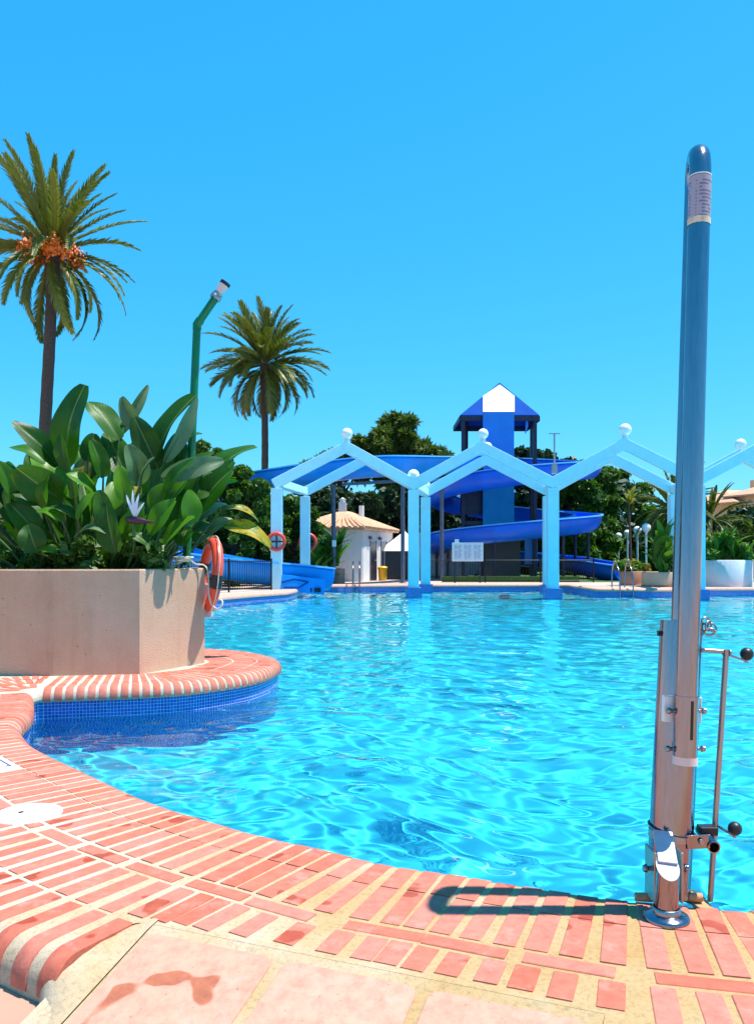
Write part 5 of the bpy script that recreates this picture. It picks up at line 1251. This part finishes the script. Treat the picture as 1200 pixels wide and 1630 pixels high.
palm('tall date palm with orange fruit clusters at the left', tuple(Vector(((66-UC)*Yq/F, Yq, -0.1))), pt(84, 412, Yq), 0.205, 3.75,
     [(58, 85, 13, 0), (30, 58, 14, 0), (8, 34, 13, 1), (-18, 12, 13, 2), (-50, -20, 12, 3)], 3, True)
Yq = 44.0
palm('slimmer distant date palm behind the slide', tuple(Vector(((418-UC)*Yq/F, Yq, -0.1))), pt(422, 588, Yq), 0.18, 3.5,
     [(55, 88, 18, 0), (28, 58, 20, 1), (5, 32, 20, 1), (-20, 8, 18, 2), (-52, -20, 14, 3)], 5, False, lf=0.62, lw=0.065)
Yq = 40.0
palm('low bushy palm with arching fronds among the trees left of the mast', tuple(Vector(((1072-UC)*Yq/F, Yq, -0.1))), pt(1072, 822, Yq), 0.25, 2.6,
     [(55, 85, 10, 0), (20, 55, 14, 1), (-5, 20, 14, 2), (-40, -5, 10, 3)], 8, False)
Yq = 46.0
palm('low bushy palm with arching fronds right of the mast', tuple(Vector(((1135-UC)*Yq/F, Yq, -0.1))), pt(1128, 838, Yq), 0.25, 2.5,
     [(55, 85, 9, 0), (20, 55, 14, 1), (-5, 20, 14, 2), (-40, -5, 8, 3)], 9, False)

# ================================================================== TREES AND HEDGES
def tree(name, label, spots, Y0, n, size, mat, trunk=True, seed=1, cat='tree', aspect=1.6, shell=0.5, dy=1.2, group=None, sub=3):
    """spots: (u, v, radius px, dY) clumps seen in the photograph, at the tree's own distance"""
    rg = random.Random(seed); cl = []
    for u, v, rp, dY in spots:
        Y = Y0+dY; r = rp*Y/F; c = pt(u, v, Y)
        for k in range(sub):
            a = Vector((rg.gauss(0, 1), rg.gauss(0, 1), rg.gauss(0, 1))).normalized()
            rr = r*rg.uniform(0.38, 0.66); q = c+Vector((a.x, a.y*dy, a.z))*(r-rr)*rg.uniform(0.5, 1.1); cl.append((q.x, q.y, max(q.z, 0.15), rr, rr, rr*0.85))
    mx = sum(c[0] for c in cl)/len(cl); my = sum(c[1] for c in cl)/len(cl)
    t = thing(name, label, cat, (mx, my, 0), group)
    if trunk:
        zc = sum(c[2] for c in cl)/len(cl); mb = MB()
        mb.tube(catmull([(mx, my, -0.1), (mx+0.1, my, zc*0.4), (mx-0.05, my+0.1, zc*0.8), (mx, my, zc*1.05)], 4), [0.24-0.15*i/12 for i in range(13)], 10)
        for k in range(0, len(cl), max(1, len(cl)//9)):
            c = Vector(cl[k][:3]); s_ = Vector((mx, my, min(zc*0.75, c.z*0.7))); mb.tube(catmull([s_, s_.lerp(c, 0.5)+Vector((0, 0, -0.15)), c], 4), [0.09-0.06*i/8 for i in range(9)], 7)
        mb.build('trunk', 'bark', t)
    leaf_cloud('crown', cl, n, size, mat, aspect, shell, t, seed)
    return t
def grid(u0, u1, v0, v1, rp, step, seed, jit=0.5, dY=1.5, topf=None):
    rg = random.Random(seed); out = []; u = u0
    while u <= u1:
        vt = topf(u) if topf else v0; v = vt+rp*0.8
        while v <= v1: out.append((u+rg.uniform(-jit, jit)*step, v+rg.uniform(-jit, jit)*step*0.7, rp*rg.uniform(0.75, 1.2), rg.uniform(-dY, dY))); v += step
        u += step
    return out
interp = lambda tab: (lambda u: float(np.interp(u, [a for a, b in tab], [b for a, b in tab])))
tree('pine_tree', 'broad olive-green pine rising above the slide', grid(582, 715, 660, 775, 17, 17, 4, 0.5, 1.5, interp([(575, 705), (595, 680), (612, 668), (628, 656), (648, 662), (662, 682), (680, 700), (700, 708), (718, 712)])), 50, 36000, 0.26, 'pine_leaf', True, 4, 'tree', 3.2, 0.35)
tree('pine_tree', 'small pine crown peeping over the slide beside the left gable', grid(500, 580, 690, 760, 13, 15, 14, 0.5, 1, interp([(498, 730), (520, 715), (560, 706), (580, 700)])), 50, 7000, 0.24, 'pine_leaf', True, 14, 'tree', 3.0, 0.35)
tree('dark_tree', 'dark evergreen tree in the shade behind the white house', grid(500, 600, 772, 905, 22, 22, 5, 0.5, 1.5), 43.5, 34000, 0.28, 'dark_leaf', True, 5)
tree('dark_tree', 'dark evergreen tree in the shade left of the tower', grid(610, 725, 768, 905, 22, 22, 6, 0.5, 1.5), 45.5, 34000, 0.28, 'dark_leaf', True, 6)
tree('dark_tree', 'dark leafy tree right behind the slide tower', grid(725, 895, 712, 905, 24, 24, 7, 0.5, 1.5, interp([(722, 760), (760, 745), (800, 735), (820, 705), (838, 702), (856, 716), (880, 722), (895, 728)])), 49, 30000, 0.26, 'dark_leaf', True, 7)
tree('broadleaf_tree', 'tall dark green tree right of the slide tower', grid(892, 968, 728, 915, 19, 19, 8, 0.5, 1.4, interp([(890, 742), (910, 728), (930, 740), (950, 738), (968, 742)])), 48, 40000, 0.27, 'hedge_leaf', True, 8)
tree('broadleaf_tree', 'rounded dark green tree behind the globe lamp posts', grid(965, 1035, 740, 915, 18, 18, 9, 0.5, 1.4, interp([(965, 742), (985, 748), (1000, 762), (1020, 770), (1035, 780)])), 66, 34000, 0.34, 'hedge_leaf', True, 9)
tree('broadleaf_tree', 'leafy green tree behind the low palm left of the mast', grid(1035, 1105, 800, 915, 18, 18, 10, 0.5, 1.4), 52, 18000, 0.24, 'hedge_leaf', True, 10)
tree('shrub', 'olive-green bushes at the right edge behind the white planter', grid(1120, 1260, 826, 920, 17, 18, 11, 0.5, 1.4, interp([(1120, 850), (1150, 835), (1180, 822), (1260, 826)])), 42, 18000, 0.2, 'pine_leaf', True, 11, 'shrub', 1.8)
tree('hedge', 'tall sunlit leafy hedge behind the giant leaves at left', grid(325, 438, 742, 925, 17, 17, 12, 0.5, 0.9, interp([(318, 700), (340, 705), (352, 720), (372, 738), (398, 745), (420, 765), (440, 775)])), 30.2, 44000, 0.17, 'hedge_leaf', True, 12, 'hedge', 1.5)
tree('hedge', 'leafy hedge between the two leftmost pergola columns', grid(440, 512, 782, 925, 15, 16, 13, 0.5, 0.8, interp([(440, 782), (470, 790), (500, 800), (512, 815)])), 33.9, 30000, 0.17, 'hedge_leaf', True, 13, 'hedge', 1.5)
tree('shrub', 'dense green bushes at far left behind the planter', grid(-60, 330, 790, 915, 24, 26, 15, 0.5, 1.2, interp([(-60, 800), (60, 815), (200, 780), (330, 760)])), 33, 22000, 0.2, 'hedge_leaf', True, 15, 'shrub')
# small treetops peeping over the slide
tree('treetop', 'little round treetop above the slide under the distant palm', [(393, 758, 8, 0), (398, 764, 8, 0), (388, 768, 7, 0)], 48, 900, 0.2, 'hedge_leaf', True, 16, 'tree')
# leafy plants with long blades
def spiky(name, label, base, h, nst, spread, seed, mat='bright_leaf', wl=0.10, cat='plant', n=7, lean=0.5):
    rg = random.Random(seed); base = Vector(base); t = thing(name, label, cat, tuple(base))
    for k in range(nst):
        az = k*2.4+rg.uniform(-.4, .4); el = rg.uniform(0.25, 1.0); L = h*rg.uniform(0.55, 1.0)
        d = Vector((math.cos(az)*math.cos(el*1.3)*spread, math.sin(az)*math.cos(el*1.3)*spread, math.sin(el*1.3)+0.15)).normalized()
        b0 = base+Vector((rg.gauss(0, .2)*spread, rg.gauss(0, .12)*spread, rg.uniform(0, 0.45)*h)); b1 = b0+d*L*0.62
        V, Fc, UV = blade(b0, b1, wl*h*rg.uniform(.7, 1.3), 0.10, (d.x*-0.6, d.y*-0.6, 1), 0.3, rg.uniform(0, .15), n=n)
        mb = MB(); mb.add(V, Fc, True, UV); mb.build('leaf', mat if rg.random() < .7 else 'hedge_leaf', t)
    mb = MB()
    for k in range(5): mb.tube([base+Vector((rg.gauss(0, .08), rg.gauss(0, .08), -0.05)), base+Vector((rg.gauss(0, .2)*spread, rg.gauss(0, .1), 0.55*h))], [0.03, 0.015], 6)
    mb.build('stem', 'petiole', t); return t
x, Y, z, r = PR4; spiky('dracaena_plant', 'broad green leafy plant before the white house wall', (x-0.1, Y-0.2, z-0.1), 2.1, 60, 0.8, 21, wl=0.12)
spiky('dracaena_plant', 'green leafy plant under the rear leftmost pergola column', (X_(505, 32.0), 32.0, 0), 2.0, 40, 0.9, 22, wl=0.11)
x, Y, z, r = PR2
spiky('banana_plant', 'leafy green plant with red-brown stems in the beige round planter', (x-0.15, Y-0.2, z-0.1), 2.3, 42, 0.7, 23, wl=0.13)
spiky('leafy_plant', 'low bright green broad leaves at the right of the beige planter', (x+0.25, Y-0.5, z-0.1), 0.95, 26, 0.9, 24, wl=0.2)
x, Y, z, r = PR3
for k, (dx, h, lab) in enumerate(((-0.45, 1.25, 'leafy green shrub at the left of the white planter'), (0.1, 1.45, 'leafy green shrub in the middle of the white planter'), (0.6, 1.05, 'leafy green shrub at the right of the white planter'))):
    spiky('leafy_shrub', lab, (x+dx, Y-0.2, z-0.1), h, 46, 1.0, 30+k, wl=0.13)
cl = [(x+R.uniform(-.8, .8), Y+R.uniform(-.6, .3), z+R.uniform(0, .25), .22, .22, .18) for _ in range(12)]
g = thing('ground_cover_plant', 'dense low foliage covering the white planter', 'plant', (x, Y, z)); leaf_cloud('foliage', cl, 3500, 0.12, 'bright_leaf', 1.8, 0.3, g, 33)
x, Y, z, r = PR1
cl = [(x+R.uniform(-.55, .6), Y+R.uniform(-.4, .3), z+R.uniform(0.02, .32), .17, .17, .15) for _ in range(12)]
g = thing('flowering_shrub', 'yellow-green flowering shrubs in the terracotta pot', 'shrub', (x, Y, z)); leaf_cloud('foliage', cl, 2600, 0.09, 'yellow_leaf', 1.8, 0.3, g, 34)
cl = [(x+R.uniform(-.55, .6), Y+R.uniform(-.4, .3), z+R.uniform(0.0, .25), .16, .16, .13) for _ in range(10)]
leaf_cloud('green_foliage', cl, 1500, 0.09, 'bright_leaf', 1.8, 0.3, g, 35)
# tall thin plant with a yellow leaf among the lamp posts
xx = X_(1001, 36); t = thing('slender_plant', 'tall thin-stemmed plant with a tuft of yellow-green leaves among the lamp posts', 'plant', (xx, 36, 0))
mb = MB(); mb.tube(catmull([(xx+0.1, 36, -0.1), (xx+0.05, 36, 1.5), (xx-0.02, 36, 3.4)], 6), [0.075-0.035*i/12 for i in range(13)], 8); mb.build('stem', 'bark', t)
for k in range(9):
    a = k*2.4; d = Vector((math.cos(a)*0.5, math.sin(a)*0.5, R.uniform(0.3, 1.0))).normalized(); b0 = Vector((xx, 36, 3.35+0.03*k))
    V, Fc, UV = blade(b0, b0+d*R.uniform(.4, .75), 0.2, 0.1, (0, -0.5, 0.8), 0.3, n=6); mb = MB(); mb.add(V, Fc, True, UV); mb.build('leaf', 'yellow_leaf', t)

# the wood that closes the view behind everything
cl = []
for k in range(230):
    u = R.uniform(150, 1300); Y = R.uniform(56, 74); v = R.uniform(800, 905)-(12 if 480 < u < 1000 else -22); r_ = R.uniform(1.0, 1.9); c = pt(u, v, Y); cl.append((c.x, c.y, c.z, r_, r_, r_*0.85))
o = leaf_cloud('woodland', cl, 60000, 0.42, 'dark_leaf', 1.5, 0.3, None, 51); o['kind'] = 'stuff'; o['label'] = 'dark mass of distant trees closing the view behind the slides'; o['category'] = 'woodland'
